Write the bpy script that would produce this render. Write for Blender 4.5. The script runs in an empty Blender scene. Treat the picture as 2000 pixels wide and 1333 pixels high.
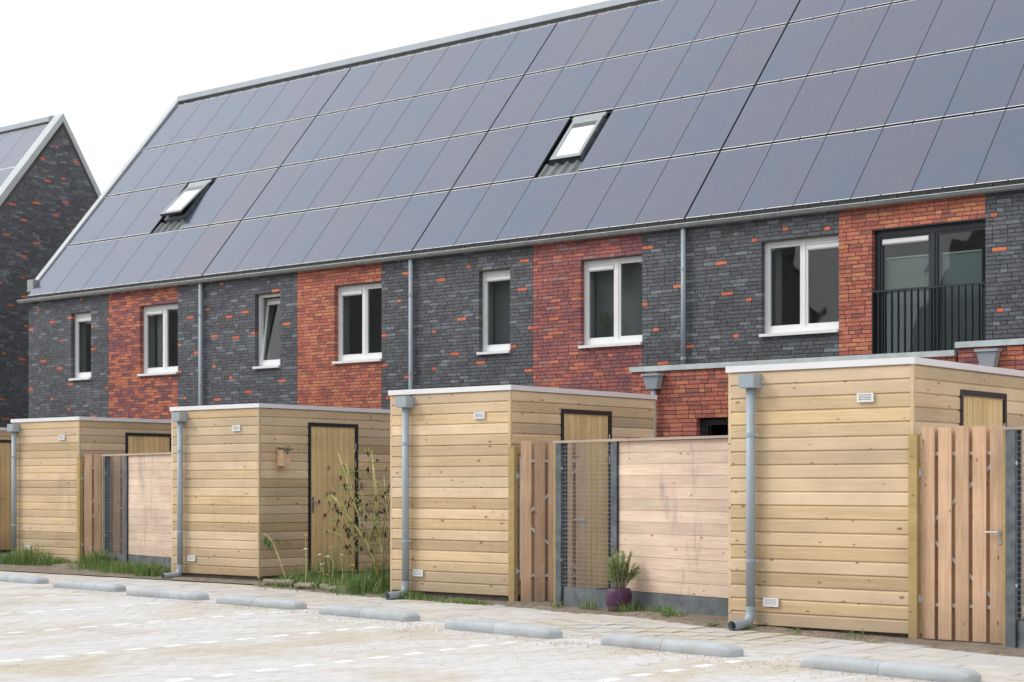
import bpy, math, random
import numpy as np
from mathutils import Vector, Matrix
random.seed(7); rng = np.random.default_rng(7)
S = bpy.context.scene; C = S.collection
R = math.radians

# ---------------------------------------------------------------- camera
EYE = 1.39
YAW = R(39.487)
cd = bpy.data.cameras.new('camera'); cam = bpy.data.objects.new('camera', cd); C.objects.link(cam)
cd.sensor_width = 36; cd.lens = 3337 / 2000 * 36
cd.shift_y = (945 - 666.5) / 2000
cd.clip_start = .1; cd.clip_end = 2000
cd.dof.use_dof = True; cd.dof.focus_distance = 20.5; cd.dof.aperture_fstop = 2.5
cam.location = (0, 0, EYE); cam.rotation_euler = (R(90), 0, YAW)
S.camera = cam
# ---------------------------------------------------------------- sky and sun (overcast)
SUN_EL, SUN_AZ = R(42), (-.78, -.62)          # horizontal direction towards the sun
w = bpy.data.worlds.new('World'); S.world = w; w.use_nodes = True
nt = w.node_tree; nt.nodes.clear()
sky = nt.nodes.new('ShaderNodeTexSky'); sky.sky_type = 'NISHITA'; sky.sun_disc = False
sky.sun_elevation = SUN_EL; sky.sun_rotation = math.atan2(SUN_AZ[0], SUN_AZ[1])
sky.air_density = 1.0; sky.dust_density = 6.0
hs = nt.nodes.new('ShaderNodeHueSaturation'); hs.inputs['Saturation'].default_value = .12; hs.inputs['Value'].default_value = .12
mx = nt.nodes.new('ShaderNodeMixRGB'); mx.inputs[0].default_value = .78; mx.inputs[2].default_value = (1.0, 1.02, 1.06, 1)
bg = nt.nodes.new('ShaderNodeBackground'); bg.inputs[1].default_value = 1.25
wo = nt.nodes.new('ShaderNodeOutputWorld')
nt.links.new(sky.outputs[0], hs.inputs['Color']); nt.links.new(hs.outputs[0], mx.inputs[1])
nt.links.new(mx.outputs[0], bg.inputs[0]); nt.links.new(bg.outputs[0], wo.inputs[0])
ld = bpy.data.lights.new('sun', 'SUN'); ld.energy = 1.5; ld.angle = R(22); ld.color = (1, .97, .92)
sun = bpy.data.objects.new('sun', ld); C.objects.link(sun)
sd = Vector((SUN_AZ[0] * math.cos(SUN_EL), SUN_AZ[1] * math.cos(SUN_EL), math.sin(SUN_EL)))
sun.rotation_euler = sd.to_track_quat('Z', 'Y').to_euler()
S.view_settings.view_transform = 'Standard'; S.view_settings.look = 'None'
S.view_settings.exposure = 0.0; S.view_settings.gamma = 1
S.render.engine = 'CYCLES'
S.cycles.max_bounces = 6; S.cycles.diffuse_bounces = 3; S.cycles.glossy_bounces = 3; S.cycles.transparent_max_bounces = 10
S.cycles.use_denoising = True

# projection used only to choose which pieces show largest
FX, FY = -math.sin(YAW), math.cos(YAW)
def proj(x, y, z):
    d = x * FX + y * FY
    return 1000 + 3337 * (x * FY - y * FX) / d, 945 - (z - EYE) / d * 3337, d

# ---------------------------------------------------------------- node helpers
def mat(name):
    m = bpy.data.materials.new(name); m.use_nodes = True
    n = m.node_tree.nodes; b = n['Principled BSDF']
    return m, n, m.node_tree.links, b
def val(nodes, links, op, a, b=None, c=None, clamp=False):
    q = nodes.new('ShaderNodeMath'); q.operation = op; q.use_clamp = clamp
    for i, v in enumerate((a, b, c)):
        if v is None: continue
        if isinstance(v, (int, float)): q.inputs[i].default_value = v
        else: links.new(v, q.inputs[i])
    return q.outputs[0]
def mixc(nodes, links, fac, a, b, mode='MIX'):
    q = nodes.new('ShaderNodeMixRGB'); q.blend_type = mode
    for i, v in enumerate((fac, a, b)):
        if isinstance(v, (int, float)): q.inputs[i].default_value = v
        elif isinstance(v, tuple): q.inputs[i].default_value = v + (1,) if len(v) == 3 else v
        else: links.new(v, q.inputs[i])
    return q.outputs[0]
def noise(nodes, links, vec, scale, detail=3, rough=.55, dist=0):
    q = nodes.new('ShaderNodeTexNoise'); q.inputs['Scale'].default_value = scale
    q.inputs['Detail'].default_value = detail; q.inputs['Roughness'].default_value = rough
    q.inputs['Distortion'].default_value = dist
    if vec is not None: links.new(vec, q.inputs['Vector'])
    return q.outputs['Fac']
def mapping(nodes, links, vec, scale=(1, 1, 1), loc=(0, 0, 0)):
    q = nodes.new('ShaderNodeMapping'); q.inputs['Scale'].default_value = scale; q.inputs['Location'].default_value = loc
    links.new(vec, q.inputs['Vector']); return q.outputs[0]
def ramp(nodes, links, fac, stops):
    q = nodes.new('ShaderNodeValToRGB'); e = q.color_ramp.elements
    while len(e) < len(stops): e.new(.5)
    for i, (p, c) in enumerate(stops):
        e[i].position = p; e[i].color = (c + (1,)) if isinstance(c, tuple) else (c, c, c, 1)
    links.new(fac, q.inputs[0]); return q.outputs[0]
def bump(nodes, links, h, strength, dist=.01):
    b = nodes['Principled BSDF']
    q = nodes.new('ShaderNodeBump'); q.inputs['Strength'].default_value = strength; q.inputs['Distance'].default_value = dist
    links.new(h, q.inputs['Height']); links.new(q.outputs[0], b.inputs['Normal'])
def position(nodes): return nodes.new('ShaderNodeNewGeometry').outputs['Position']
def objcoord(nodes, links, spread=37.0):
    tc = nodes.new('ShaderNodeTexCoord'); oi = nodes.new('ShaderNodeObjectInfo')
    a = nodes.new('ShaderNodeVectorMath'); a.operation = 'ADD'
    k = val(nodes, links, 'MULTIPLY', oi.outputs['Random'], spread)
    k2 = val(nodes, links, 'MULTIPLY', oi.outputs['Random'], spread * 3.7)
    cb = nodes.new('ShaderNodeCombineXYZ'); links.new(k, cb.inputs[0]); links.new(k, cb.inputs[1]); links.new(k2, cb.inputs[2])
    links.new(tc.outputs['Object'], a.inputs[0]); links.new(cb.outputs[0], a.inputs[1])
    return a.outputs[0], oi.outputs['Random'], tc.outputs['Object']
M = {}
def plain(key, col, rough=.5, metal=0, nscale=6, namt=.12, bumps=0, spec=.5):
    m, n, l, b = mat(key); p = position(n)
    f = noise(n, l, p, nscale, 5)
    k = ramp(n, l, f, [(.25, 1 - namt), (.75, 1 + namt)])
    c = mixc(n, l, 1, tuple(col), k, 'MULTIPLY'); l.new(c, b.inputs['Base Color'])
    b.inputs['Roughness'].default_value = rough; b.inputs['Metallic'].default_value = metal
    b.inputs['Specular IOR Level'].default_value = spec
    if bumps: bump(n, l, noise(n, l, p, nscale * 12, 4), bumps, .004)
    M[key] = m; return m

def m_brick():
    m, n, l, b = mat('brick'); p = position(n)
    at = n.new('ShaderNodeAttribute'); at.attribute_name = 'col'
    f = noise(n, l, mapping(n, l, p, (22, 22, 60)), 1, 4, .6)
    k = ramp(n, l, f, [(.25, .62), (.5, 1.0), (.78, 1.42)])
    c = mixc(n, l, 1, at.outputs['Color'], k, 'MULTIPLY')
    g = noise(n, l, mapping(n, l, p, (9, 9, 45)), 1, 5, .7)
    gm = ramp(n, l, g, [(.54, 0.0), (.68, .42)])
    c = mixc(n, l, gm, c, mixc(n, l, .5, (.33, .35, .38), c))
    big = noise(n, l, p, .9, 3)
    c = mixc(n, l, 1, c, ramp(n, l, big, [(.3, .86), (.7, 1.12)]), 'MULTIPLY')
    l.new(c, b.inputs['Base Color']); b.inputs['Roughness'].default_value = .78
    b.inputs['Specular IOR Level'].default_value = .35
    bump(n, l, noise(n, l, mapping(n, l, p, (60, 60, 130)), 1, 4), .5, .006)
    M['brick'] = m
m_brick()
plain('mortar', (.075, .071, .068), .95, nscale=20, namt=.25, bumps=.4)

def m_wood(key, base, dark, knot, groove=0, tint=.16, grey=.0, alt=None):
    m, n, l, b = mat(key); v, rnd, raw = objcoord(n, l)
    g = noise(n, l, mapping(n, l, v, (1.6, 30, 30)), 1, 6, .6, .6)
    c = mixc(n, l, ramp(n, l, g, [(.3, 0.0), (.7, 1.0)]), tuple(dark), tuple(base))
    fine = noise(n, l, mapping(n, l, v, (4, 160, 160)), 1, 3)
    c = mixc(n, l, 1, c, ramp(n, l, fine, [(.3, .9), (.7, 1.08)]), 'MULTIPLY')
    if alt:
        wn_ = n.new('ShaderNodeTexWhiteNoise'); wn_.noise_dimensions = '1D'; l.new(val(n, l, 'MULTIPLY', rnd, 913.0), wn_.inputs['W'])
        c = mixc(n, l, val(n, l, 'MULTIPLY', wn_.outputs['Value'], .75), c, tuple(alt))
    # knots
    vo = n.new('ShaderNodeTexVoronoi'); vo.voronoi_dimensions = '3D'; vo.feature = 'F1'
    l.new(mapping(n, l, v, (5.2, 1.5, 11.5)), vo.inputs['Vector']); vo.inputs['Scale'].default_value = 1.0
    sz = n.new('ShaderNodeSeparateXYZ'); l.new(vo.outputs['Color'], sz.inputs[0])
    thr = val(n, l, 'MULTIPLY_ADD', sz.outputs[0], .145, .025)
    kd = val(n, l, 'DIVIDE', vo.outputs['Distance'], val(n, l, 'MAXIMUM', thr, .005))
    kf = ramp(n, l, kd, [(.55, 1.0), (1.0, .45), (1.9, 0.0)])
    c = mixc(n, l, val(n, l, 'MULTIPLY', kf, .9), c, tuple(knot))
    # board to board tint
    c = mixc(n, l, 1, c, ramp(n, l, rnd, [(0, 1 - tint), (1, 1 + tint * .6)]), 'MULTIPLY')
    p = position(n)
    big = noise(n, l, mapping(n, l, p, (1.1, 1.1, 2.2)), 1, 4, .6)
    c = mixc(n, l, 1, c, ramp(n, l, big, [(.3, .86), (.68, 1.08)]), 'MULTIPLY')
    if grey:
        st = noise(n, l, mapping(n, l, p, (2.2, 2.2, .45)), 1, 5, .65)
        c = mixc(n, l, val(n, l, 'MULTIPLY', ramp(n, l, st, [(.56, 0.0), (.74, 1.0)]), grey), c, (.2, .19, .18))
    # splash-dirtied foot of the cladding
    sp = n.new('ShaderNodeSeparateXYZ'); l.new(p, sp.inputs[0])
    zf = val(n, l, 'ADD', sp.outputs[2], val(n, l, 'MULTIPLY', big, .25))
    c = mixc(n, l, ramp(n, l, zf, [(.1, .32), (.55, 0.0)]), c, (.3, .23, .17))
    l.new(c, b.inputs['Base Color']); b.inputs['Roughness'].default_value = .72
    b.inputs['Specular IOR Level'].default_value = .3
    bump(n, l, fine, .25, .003); M[key] = m
m_wood('clad', (.715, .54, .325), (.60, .425, .235), (.25, .13, .065), alt=(.715, .57, .41), tint=.24, grey=.20)
m_wood('fenceboard', (.79, .635, .51), (.67, .495, .375), (.42, .19, .10), tint=.16, grey=.85)
m_wood('gatewood', (.72, .495, .335), (.53, .335, .205), (.22, .09, .05), tint=.2, grey=.3)
m_wood('doorwood', (.84, .63, .335), (.72, .51, .24), (.70, .55, .33), tint=.12)
m_wood('postwood', (.50, .36, .16), (.38, .28, .12), (.2, .12, .05))
m_wood('capwood', (.55, .44, .36), (.45, .36, .30), (.3, .2, .15), grey=.3)
m_wood('birdwood', (.82, .58, .39), (.70, .46, .29), (.22, .1, .05))

plain('zinc', (.33, .355, .355), .55, .3, 9, .2)
plain('pipe', (.33, .385, .43), .45, 0, 3, .05)
plain('coping', (.50, .55, .56), .6, .1, 7, .18)
plain('alutrim', (.88, .88, .90), .32, .2, 3, .05)
plain('verge', (.42, .45, .46), .5, .1, 2.5, .1)
plain('sashgrey', (.30, .33, .34), .4, .3, 4, .06)
plain('ridge', (.40, .44, .48), .45, .2, 3, .08)
plain('whiteframe', (.80, .81, .82), .35, 0, 4, .03)
plain('anthracite', (.022, .029, .036), .4, 0, 5, .08)
plain('steel', (.55, .58, .60), .4, .5, 12, .15)
plain('handle', (.55, .55, .55), .3, .8, 12, .05)
plain('postgrey', (.10, .115, .13), .7, 0, 9, .45, .3)
plain('kick', (.14, .155, .165), .85, 0, 6, .4, .4)
plain('wire', (.31, .34, .36), .45, .4, 6, .1)
plain('plinth', (.16, .14, .125), .95, 0, 8, .3, .5)
plain('darkroof', (.03, .033, .037), .8, 0, 8, .2)
plain('tile', (.16, .18, .18), .55, 0, 8, .15)
plain('black', (.012, .012, .014), .6, 0, 5, .1)
plain('greyblind', (.30, .30, .315), .9, 0, 2, .06)
plain('curtain', (.40, .40, .39), .9, 0, 6, .1)
plain('interior', (.6, .6, .58), .9, 0, 2, .05)
plain('lining', (.52, .60, .56), .8, 0, 2, .04)
plain('sheetwhite', (.92, .93, .94), .8, 0, 3, .02)
plain('felt', (.12, .16, .12), .9, 0, 30, .2)
plain('bark', (.27, .235, .185), .95, 0, 14, .4, .8)
plain('sticks', (.58, .54, .24), .8, 0, 14, .3)
plain('deadleaf', (.035, .025, .022), .9, 0, 20, .3)
plain('petalwhite', (.8, .74, .76), .7, 0, 20, .08)
plain('petalorange', (.75, .38, .04), .7, 0, 20, .1)

def m_blind():
    m, n, l, b = mat('pleat'); p = position(n); s = n.new('ShaderNodeSeparateXYZ'); l.new(p, s.inputs[0])
    wv = val(n, l, 'SINE', val(n, l, 'MULTIPLY', s.outputs[2], 240))
    c = mixc(n, l, val(n, l, 'MULTIPLY_ADD', wv, .5, .5), (.19, .245, .24), (.26, .315, .31))
    l.new(c, b.inputs['Base Color']); b.inputs['Roughness'].default_value = .8; M['pleat'] = m
m_blind()
def m_glass(key, tint, boost):
    m = bpy.data.materials.new(key); m.use_nodes = True; n = m.node_tree.nodes; l = m.node_tree.links; n.clear()
    o = n.new('ShaderNodeOutputMaterial'); t = n.new('ShaderNodeBsdfTransparent'); g = n.new('ShaderNodeBsdfGlossy')
    t.inputs[0].default_value = tint + (1,); g.inputs['Roughness'].default_value = .015
    p = position(n)
    bm = n.new('ShaderNodeBump'); bm.inputs['Strength'].default_value = .35; bm.inputs['Distance'].default_value = .012
    l.new(noise(n, l, p, 1.7, 1), bm.inputs['Height']); l.new(bm.outputs[0], g.inputs['Normal'])
    fr = n.new('ShaderNodeFresnel'); fr.inputs[0].default_value = 1.5
    bf = n.new('ShaderNodeNewGeometry').outputs['Backfacing']
    f = val(n, l, 'MULTIPLY', val(n, l, 'MULTIPLY', fr.outputs[0], boost, clamp=True), val(n, l, 'SUBTRACT', 1.0, bf))
    ms = n.new('ShaderNodeMixShader'); l.new(f, ms.inputs[0]); l.new(t.outputs[0], ms.inputs[1]); l.new(g.outputs[0], ms.inputs[2])
    l.new(ms.outputs[0], o.inputs[0]); M[key] = m
m_glass('glass', (.79, .815, .81), 1.9)
m_glass('skyglass', (.97, .98, .98), 2.2)

def m_panel():
    m, n, l, b = mat('panel'); v, rnd, raw = objcoord(n, l)
    s = n.new('ShaderNodeSeparateXYZ'); l.new(raw, s.inputs[0])
    st = val(n, l, 'SINE', val(n, l, 'MULTIPLY', s.outputs[0], 2 * math.pi * 38 / .98))
    c = mixc(n, l, rnd, (.034, .052, .100), (.052, .060, .102))
    cl = noise(n, l, mapping(n, l, v, (1.2, .9, 1)), 1, 3)
    c = mixc(n, l, ramp(n, l, cl, [(.3, 0.0), (.72, .55)]), c, (.07, .056, .076))
    c = mixc(n, l, 1, c, ramp(n, l, val(n, l, 'MULTIPLY_ADD', st, .5, .5), [(0, .40), (1, 1.60)]), 'MULTIPLY')
    # cell bands across the panel, dust specks
    bd = val(n, l, 'SINE', val(n, l, 'MULTIPLY', s.outputs[1], 2 * math.pi * 9))
    c = mixc(n, l, 1, c, ramp(n, l, val(n, l, 'MULTIPLY_ADD', bd, .5, .5), [(0, .97), (1, 1.03)]), 'MULTIPLY')
    dn = noise(n, l, v, 5, 5, .7)
    c = mixc(n, l, ramp(n, l, dn, [(.45, 0.0), (.8, .22)]), c, (.13, .135, .145))
    vo = n.new('ShaderNodeTexVoronoi'); vo.inputs['Scale'].default_value = 2.2; l.new(v, vo.inputs['Vector'])
    c = mixc(n, l, ramp(n, l, vo.outputs['Distance'], [(.015, .55), (.03, 0.0)]), c, (.6, .6, .58))
    wn_ = n.new('ShaderNodeTexWhiteNoise'); wn_.noise_dimensions = '1D'; l.new(val(n, l, 'MULTIPLY', rnd, 517.0), wn_.inputs['W'])
    pk = ramp(n, l, wn_.outputs['Value'], [(.45, 0.0), (.95, 1.0)])
    tn = mixc(n, l, pk, (.80, .885, .975), (.88, .865, .93))
    tn = mixc(n, l, ramp(n, l, cl, [(.35, 0.0), (.75, .5)]), tn, (.90, .88, .94))
    tn = mixc(n, l, 1, tn, ramp(n, l, val(n, l, 'MULTIPLY_ADD', st, .5, .5), [(0, .72), (1, 1.2)]), 'MULTIPLY')
    l.new(tn, b.inputs['Specular Tint']); l.new(tn, b.inputs['Coat Tint'])
    l.new(c, b.inputs['Base Color']); b.inputs['Roughness'].default_value = .22; b.inputs['IOR'].default_value = 1.85
    b.inputs['Coat Weight'].default_value = 1.0; b.inputs['Coat Roughness'].default_value = .08
    M['panel'] = m
m_panel()
plain('panelframe', (.05, .058, .07), .4, .3, 5, .05)
plain('paneledge', (.86, .87, .86), .4, .1, 5, .05)

def m_paving(key, c1, c2, usercol=False, sandy=1.0):
    m, n, l, b = mat(key); p = position(n)
    if usercol:
        at = n.new('ShaderNodeAttribute'); at.attribute_name = 'col'; base = at.outputs['Color']
    else:
        base = mixc(n, l, noise(n, l, p, 3, 4), c1, c2)
    f = noise(n, l, p, 70, 4, .7)
    base = mixc(n, l, 1, base, ramp(n, l, f, [(.2, .93), (.8, 1.06)]), 'MULTIPLY')
    sm = noise(n, l, mapping(n, l, p, (.75, .55, 1)), 1, 7, .68, .5)
    k = ramp(n, l, sm, [(.46, 0.0), (.62, .88 * sandy)])
    gr = noise(n, l, p, 130, 3, .8)
    sand = mixc(n, l, ramp(n, l, gr, [(.3, 0.0), (.7, 1.0)]), (.42, .365, .28), (.61, .555, .46))
    base = mixc(n, l, k, base, sand)
    gd = noise(n, l, mapping(n, l, p, (1.6, 1.6, 1), (9, 3, 0)), 1, 5, .6)
    base = mixc(n, l, ramp(n, l, gd, [(.58, 0.0), (.74, .35)]), base, (.33, .33, .33))
    l.new(base, b.inputs['Base Color']); b.inputs['Roughness'].default_value = .9
    b.inputs['Specular IOR Level'].default_value = .25
    bump(n, l, f, .5, .004); M[key] = m
m_paving('paver', None, None, True)
m_paving('bedding', (.50, .47, .43), (.58, .555, .515), False, .6)
m_paving('footsand', (.42, .39, .34), (.5, .47, .42), False, .6)
plain('markwhite', (.80, .80, .785), .8, 0, 7, .18)
def m_concrete():
    m, n, l, b = mat('concrete'); p = position(n)
    a = noise(n, l, p, 5, 5, .65); f = noise(n, l, p, 120, 3, .7)
    c = mixc(n, l, ramp(n, l, a, [(.3, 0.0), (.7, 1.0)]), (.40, .43, .455), (.52, .55, .575))
    c = mixc(n, l, 1, c, ramp(n, l, f, [(.25, .82), (.75, 1.12)]), 'MULTIPLY')
    vo = n.new('ShaderNodeTexVoronoi'); vo.inputs['Scale'].default_value = 38; l.new(p, vo.inputs['Vector'])
    c = mixc(n, l, ramp(n, l, vo.outputs['Distance'], [(.10, .5), (.18, 0.0)]), c, (.2, .2, .2))
    s_ = noise(n, l, mapping(n, l, p, (3, 3, 14)), 1, 5, .7)
    c = mixc(n, l, ramp(n, l, s_, [(.52, 0.0), (.72, .55)]), c, (.46, .41, .33))
    l.new(c, b.inputs['Base Color']); b.inputs['Roughness'].default_value = .92; b.inputs['Specular IOR Level'].default_value = .2
    bump(n, l, f, .6, .005); M['concrete'] = m
m_concrete()

def m_soil():
    m, n, l, b = mat('soil'); p = position(n)
    f = noise(n, l, p, 9, 6, .7); g = noise(n, l, p, 45, 4, .7)
    c = mixc(n, l, ramp(n, l, f, [(.3, 0.0), (.7, 1.0)]), (.12, .093, .07), (.34, .285, .22))
    c = mixc(n, l, 1, c, ramp(n, l, g, [(.3, .6), (.7, 1.3)]), 'MULTIPLY')
    l.new(c, b.inputs['Base Color']); b.inputs['Roughness'].default_value = .95
    bump(n, l, g, .8, .02); M['soil'] = m
m_soil()
def m_leaf(key):
    m, n, l, b = mat(key)
    at = n.new('ShaderNodeAttribute'); at.attribute_name = 'col'
    l.new(at.outputs['Color'], b.inputs['Base Color']); b.inputs['Roughness'].default_value = .6
    b.inputs['Specular IOR Level'].default_value = .3
    tr = n.new('ShaderNodeBsdfTranslucent'); l.new(at.outputs['Color'], tr.inputs[0])
    ms = n.new('ShaderNodeMixShader'); ms.inputs[0].default_value = .35
    o = n['Material Output']; l.new(b.outputs[0], ms.inputs[1]); l.new(tr.outputs[0], ms.inputs[2]); l.new(ms.outputs[0], o.inputs[0])
    M[key] = m
m_leaf('leaf')
def m_pot():
    m, n, l, b = mat('pot'); p = position(n); s = n.new('ShaderNodeSeparateXYZ'); l.new(p, s.inputs[0])
    f = noise(n, l, p, 14, 4)
    z = val(n, l, 'ADD', s.outputs[2], val(n, l, 'MULTIPLY', f, .06))
    c = mixc(n, l, ramp(n, l, val(n, l, 'MULTIPLY', z, 4), [(.28, 0.0), (.34, 1.0)]), (.15, .13, .09), (.075, .022, .07))
    l.new(c, b.inputs['Base Color']); b.inputs['Roughness'].default_value = .38; M['pot'] = m
m_pot()

# ---------------------------------------------------------------- mesh helpers
class MB:
    def __init__(s): s.v = []; s.f = []; s.c = []; s.m = []; s.col = None; s.mi = 0
    def quad(s, *ids): s.f.append(ids); s.c.append(s.col); s.m.append(s.mi)
    def box(s, x0, x1, y0, y1, z0, z1, skip=''):
        k = len(s.v)
        s.v += [(x0, y0, z0), (x1, y0, z0), (x1, y1, z0), (x0, y1, z0), (x0, y0, z1), (x1, y0, z1), (x1, y1, z1), (x0, y1, z1)]
        F = {'b': (3, 2, 1, 0), 't': (4, 5, 6, 7), 'f': (0, 1, 5, 4), 'k': (2, 3, 7, 6), 'l': (3, 0, 4, 7), 'r': (1, 2, 6, 5)}
        for q, i in F.items():
            if q not in skip: s.quad(*[k + j for j in i])
        return s
    def tube(s, pts, rad, n=12, cap=True):
        pts = [Vector(p) for p in pts]; rads = rad if isinstance(rad, (list, tuple)) else [rad] * len(pts)
        rings = []; up = None
        for i, p in enumerate(pts):
            t = (pts[min(i + 1, len(pts) - 1)] - pts[max(i - 1, 0)]).normalized()
            if up is None: up = Vector((0, 0, 1)) if abs(t.z) < .9 else Vector((1, 0, 0))
            a = t.cross(up)
            if a.length < 1e-4: a = t.cross(Vector((0, 1, 0)))
            a.normalize(); bb = t.cross(a); up = -bb if False else up
            k = len(s.v)
            for j in range(n):
                q = 2 * math.pi * j / n; s.v.append(tuple(p + a * (rads[i] * math.cos(q)) + bb * (rads[i] * math.sin(q))))
            rings.append(k)
        for i in range(len(rings) - 1):
            for j in range(n):
                j2 = (j + 1) % n; s.quad(rings[i] + j, rings[i] + j2, rings[i + 1] + j2, rings[i + 1] + j)
        if cap:
            s.quad(*[rings[0] + j for j in range(n)][::-1]); s.quad(*[rings[-1] + j for j in range(n)])
        return s
    def prism(s, prof, x0, x1, cap=True):            # profile in (y,z), extruded along x
        k = len(s.v); n = len(prof)
        s.v += [(x0, y, z) for y, z in prof] + [(x1, y, z) for y, z in prof]
        for j in range(n):
            j2 = (j + 1) % n; s.quad(k + j, k + j2, k + n + j2, k + n + j)
        if cap: s.quad(*[k + j for j in range(n)][::-1]); s.quad(*[k + n + j for j in range(n)])
        return s
    def lathe(s, prof, n=24, c=(0, 0)):
        k = len(s.v)
        for r, z in prof:
            for j in range(n):
                q = 2 * math.pi * j / n; s.v.append((c[0] + r * math.cos(q), c[1] + r * math.sin(q), z))
        for i in range(len(prof) - 1):
            for j in range(n):
                j2 = (j + 1) % n; s.quad(k + i * n + j, k + i * n + j2, k + (i + 1) * n + j2, k + (i + 1) * n + j)
        return s
    def tri(s, a, b, c): k = len(s.v); s.v += [tuple(a), tuple(b), tuple(c)]; s.quad(k, k + 1, k + 2)
    def poly(s, *p): k = len(s.v); s.v += [tuple(q) for q in p]; s.quad(*range(k, k + len(p)))
    def mesh(s, name, mats, smooth=False):
        me = bpy.data.meshes.new(name); me.from_pydata(s.v, [], s.f)
        for m in (mats if isinstance(mats, (list, tuple)) else [mats]): me.materials.append(M[m])
        if any(s.m): me.polygons.foreach_set('material_index', s.m)
        if s.c and s.c[0] is not None:
            ca = me.color_attributes.new('col', 'FLOAT_COLOR', 'CORNER')
            arr = np.concatenate([np.tile(np.array(tuple(c) + (1.0,), dtype=np.float32), len(f)) for c, f in zip(s.c, s.f)])
            ca.data.foreach_set('color', arr)
        if smooth: me.polygons.foreach_set('use_smooth', [True] * len(me.polygons))
        me.update(); return me
WL = {}
def link(name, me, parent=None, loc=(0, 0, 0), rot=None, local=False):
    o = bpy.data.objects.new(name, me); C.objects.link(o); loc = Vector(loc)
    if parent is not None:
        o.parent = parent
        o.location = loc if local else loc - WL.get(parent, Vector((0, 0, 0)))
        WL[o] = loc if not local else WL.get(parent, Vector()) + loc
    else: o.location = loc; WL[o] = loc
    if rot: o.rotation_euler = rot
    return o
def part(name, mb, mats, parent, smooth=False, loc=None, rot=None):
    """mesh given in world coordinates; its origin is put at its own lower middle"""
    if loc is None:
        a = np.array(mb.v); lo, hi = a.min(0), a.max(0)
        loc = Vector(((lo[0] + hi[0]) / 2, (lo[1] + hi[1]) / 2, lo[2]))
        mb.v = [tuple(q) for q in (a - np.array(loc))]
    return link(name, mb.mesh(name, mats, smooth), parent, loc, rot)
def tag(o, label, cat, group=None, kind=None):
    o['label'] = label; o['category'] = cat
    if group: o['group'] = group
    if kind: o['kind'] = kind
    return o
def thing(name, label, cat, loc, group=None, rz=0):
    o = link(name, None, None, loc); o.rotation_euler = (0, 0, rz); o.empty_display_size = .2
    return tag(o, label, cat, group)
def struct(name, mb, mats, smooth=False):
    o = part(name, mb, mats, None, smooth); o['kind'] = 'structure'; return o

# ---------------------------------------------------------------- ground level
def gz(x, y):
    t = min(1, max(0, (y - 13.0) / 1.2)); t = t * t * (3 - 2 * t)
    return -.065 + .048 * t * math.exp(-((x + 9.9) / 1.7) ** 2)

# stops: middle and slope
STOPS = [((-21.80, 14.86), -.05), ((-19.47, 14.46), -.07), ((-17.29, 14.05), -.07), ((-15.22, 13.77), -.09),
         ((-13.05, 13.37), -.12), ((-10.66, 12.78), -.155), ((-8.43, 12.40), -.16), ((-6.08, 11.88), -.16)]
def stopline(x): return 14.86 + (x + 21.8) * (11.86 - 14.86) / (-5.75 + 21.8)

g = MB(); g.box(-300, 300, -300, 300, -.30, -.115, 'bkflr'); ground = struct('ground', g, 'bedding')

def in_view(x, y, m=320):
    px, py, d = proj(x, y, -.065)
    return d > 1 and -m < px < 2000 + m and py < 1333 + 40
# sand bed under the parking paving + pavers one by one
bed = MB(); bed.box(-40, 2, 2, 26, -.112, -.0675, 'b')
pave = struct('parking_pavement', bed, 'bedding')
PV = []
px_, py_ = .107, .213
for i in range(-330, -5):
    x = i * px_
    for j in range(20, 90):
        y = j * py_ + (py_ / 2 if i % 2 else 0)
        if y > stopline(x) + .35 or not in_view(x, y): continue
        PV.append((x, y, proj(x, y, -.065)[2]))
pavecols = [(0.597, 0.592, 0.583), (0.616, 0.611, 0.602), (0.583, 0.583, 0.578), (0.626, 0.621, 0.606), (0.597, 0.587, 0.573), (0.573, 0.573, 0.568), (0.616, 0.611, 0.606)]
LINES = [-18.7, -16.45, -14.3, -12.07, -9.9, -7.45, -5.2]
MARKC = {int(round(L / px_)) for L in LINES}
def is_mark(x, y):
    i = int(round(x / px_)); j = int(round((y - (py_ / 2 if i % 2 else 0)) / py_))
    return i in MARKC and j % 2 == 0 and y < stopline(x) - .25
def paver_mb(col, jit=0.0, dx=.0, dy=0):
    b = MB(); b.col = col; b.box(-.051, .051, -.104, .104, -.03, 0, 'b'); return b
pm = {}
def paver_mesh(k, name):
    if k not in pm: pm[k] = paver_mb(pavecols[k]).mesh('paver', 'paver')
    return pm[k]
markme = MB().box(-.051, .051, -.104, .104, -.03, 0, 'b').mesh('marking_paver', 'markwhite')
PV.sort(key=lambda t: t[2]); rest = MB(); cnt = 0
for x, y, d in PV:
    z = -.065 + random.uniform(-.001, .001)
    if is_mark(x, y):
        o = link('marking_paver', markme, pave, (x, y, z + .002)); continue
    k = random.randrange(len(pavecols)); rot = (random.gauss(0, .005), random.gauss(0, .005), random.gauss(0, .01))
    if cnt < 300:
        link('paver', paver_mesh(k, 'paver'), pave, (x, y, z), rot); cnt += 1
    else:
        rest.col = pavecols[k]; n0 = len(rest.v); rest.box(-.051, .051, -.104, .104, -.03, 0, 'b')
        for q in range(n0, n0 + 8):
            a = rest.v[q]; rest.v[q] = (x + a[0] - a[1] * rot[2], y + a[1] + a[0] * rot[2], z + a[2] + a[1] * rot[0] - a[0] * rot[1])
o = part('paver_field', rest, 'paver', pave); o['kind'] = 'stuff'

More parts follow.
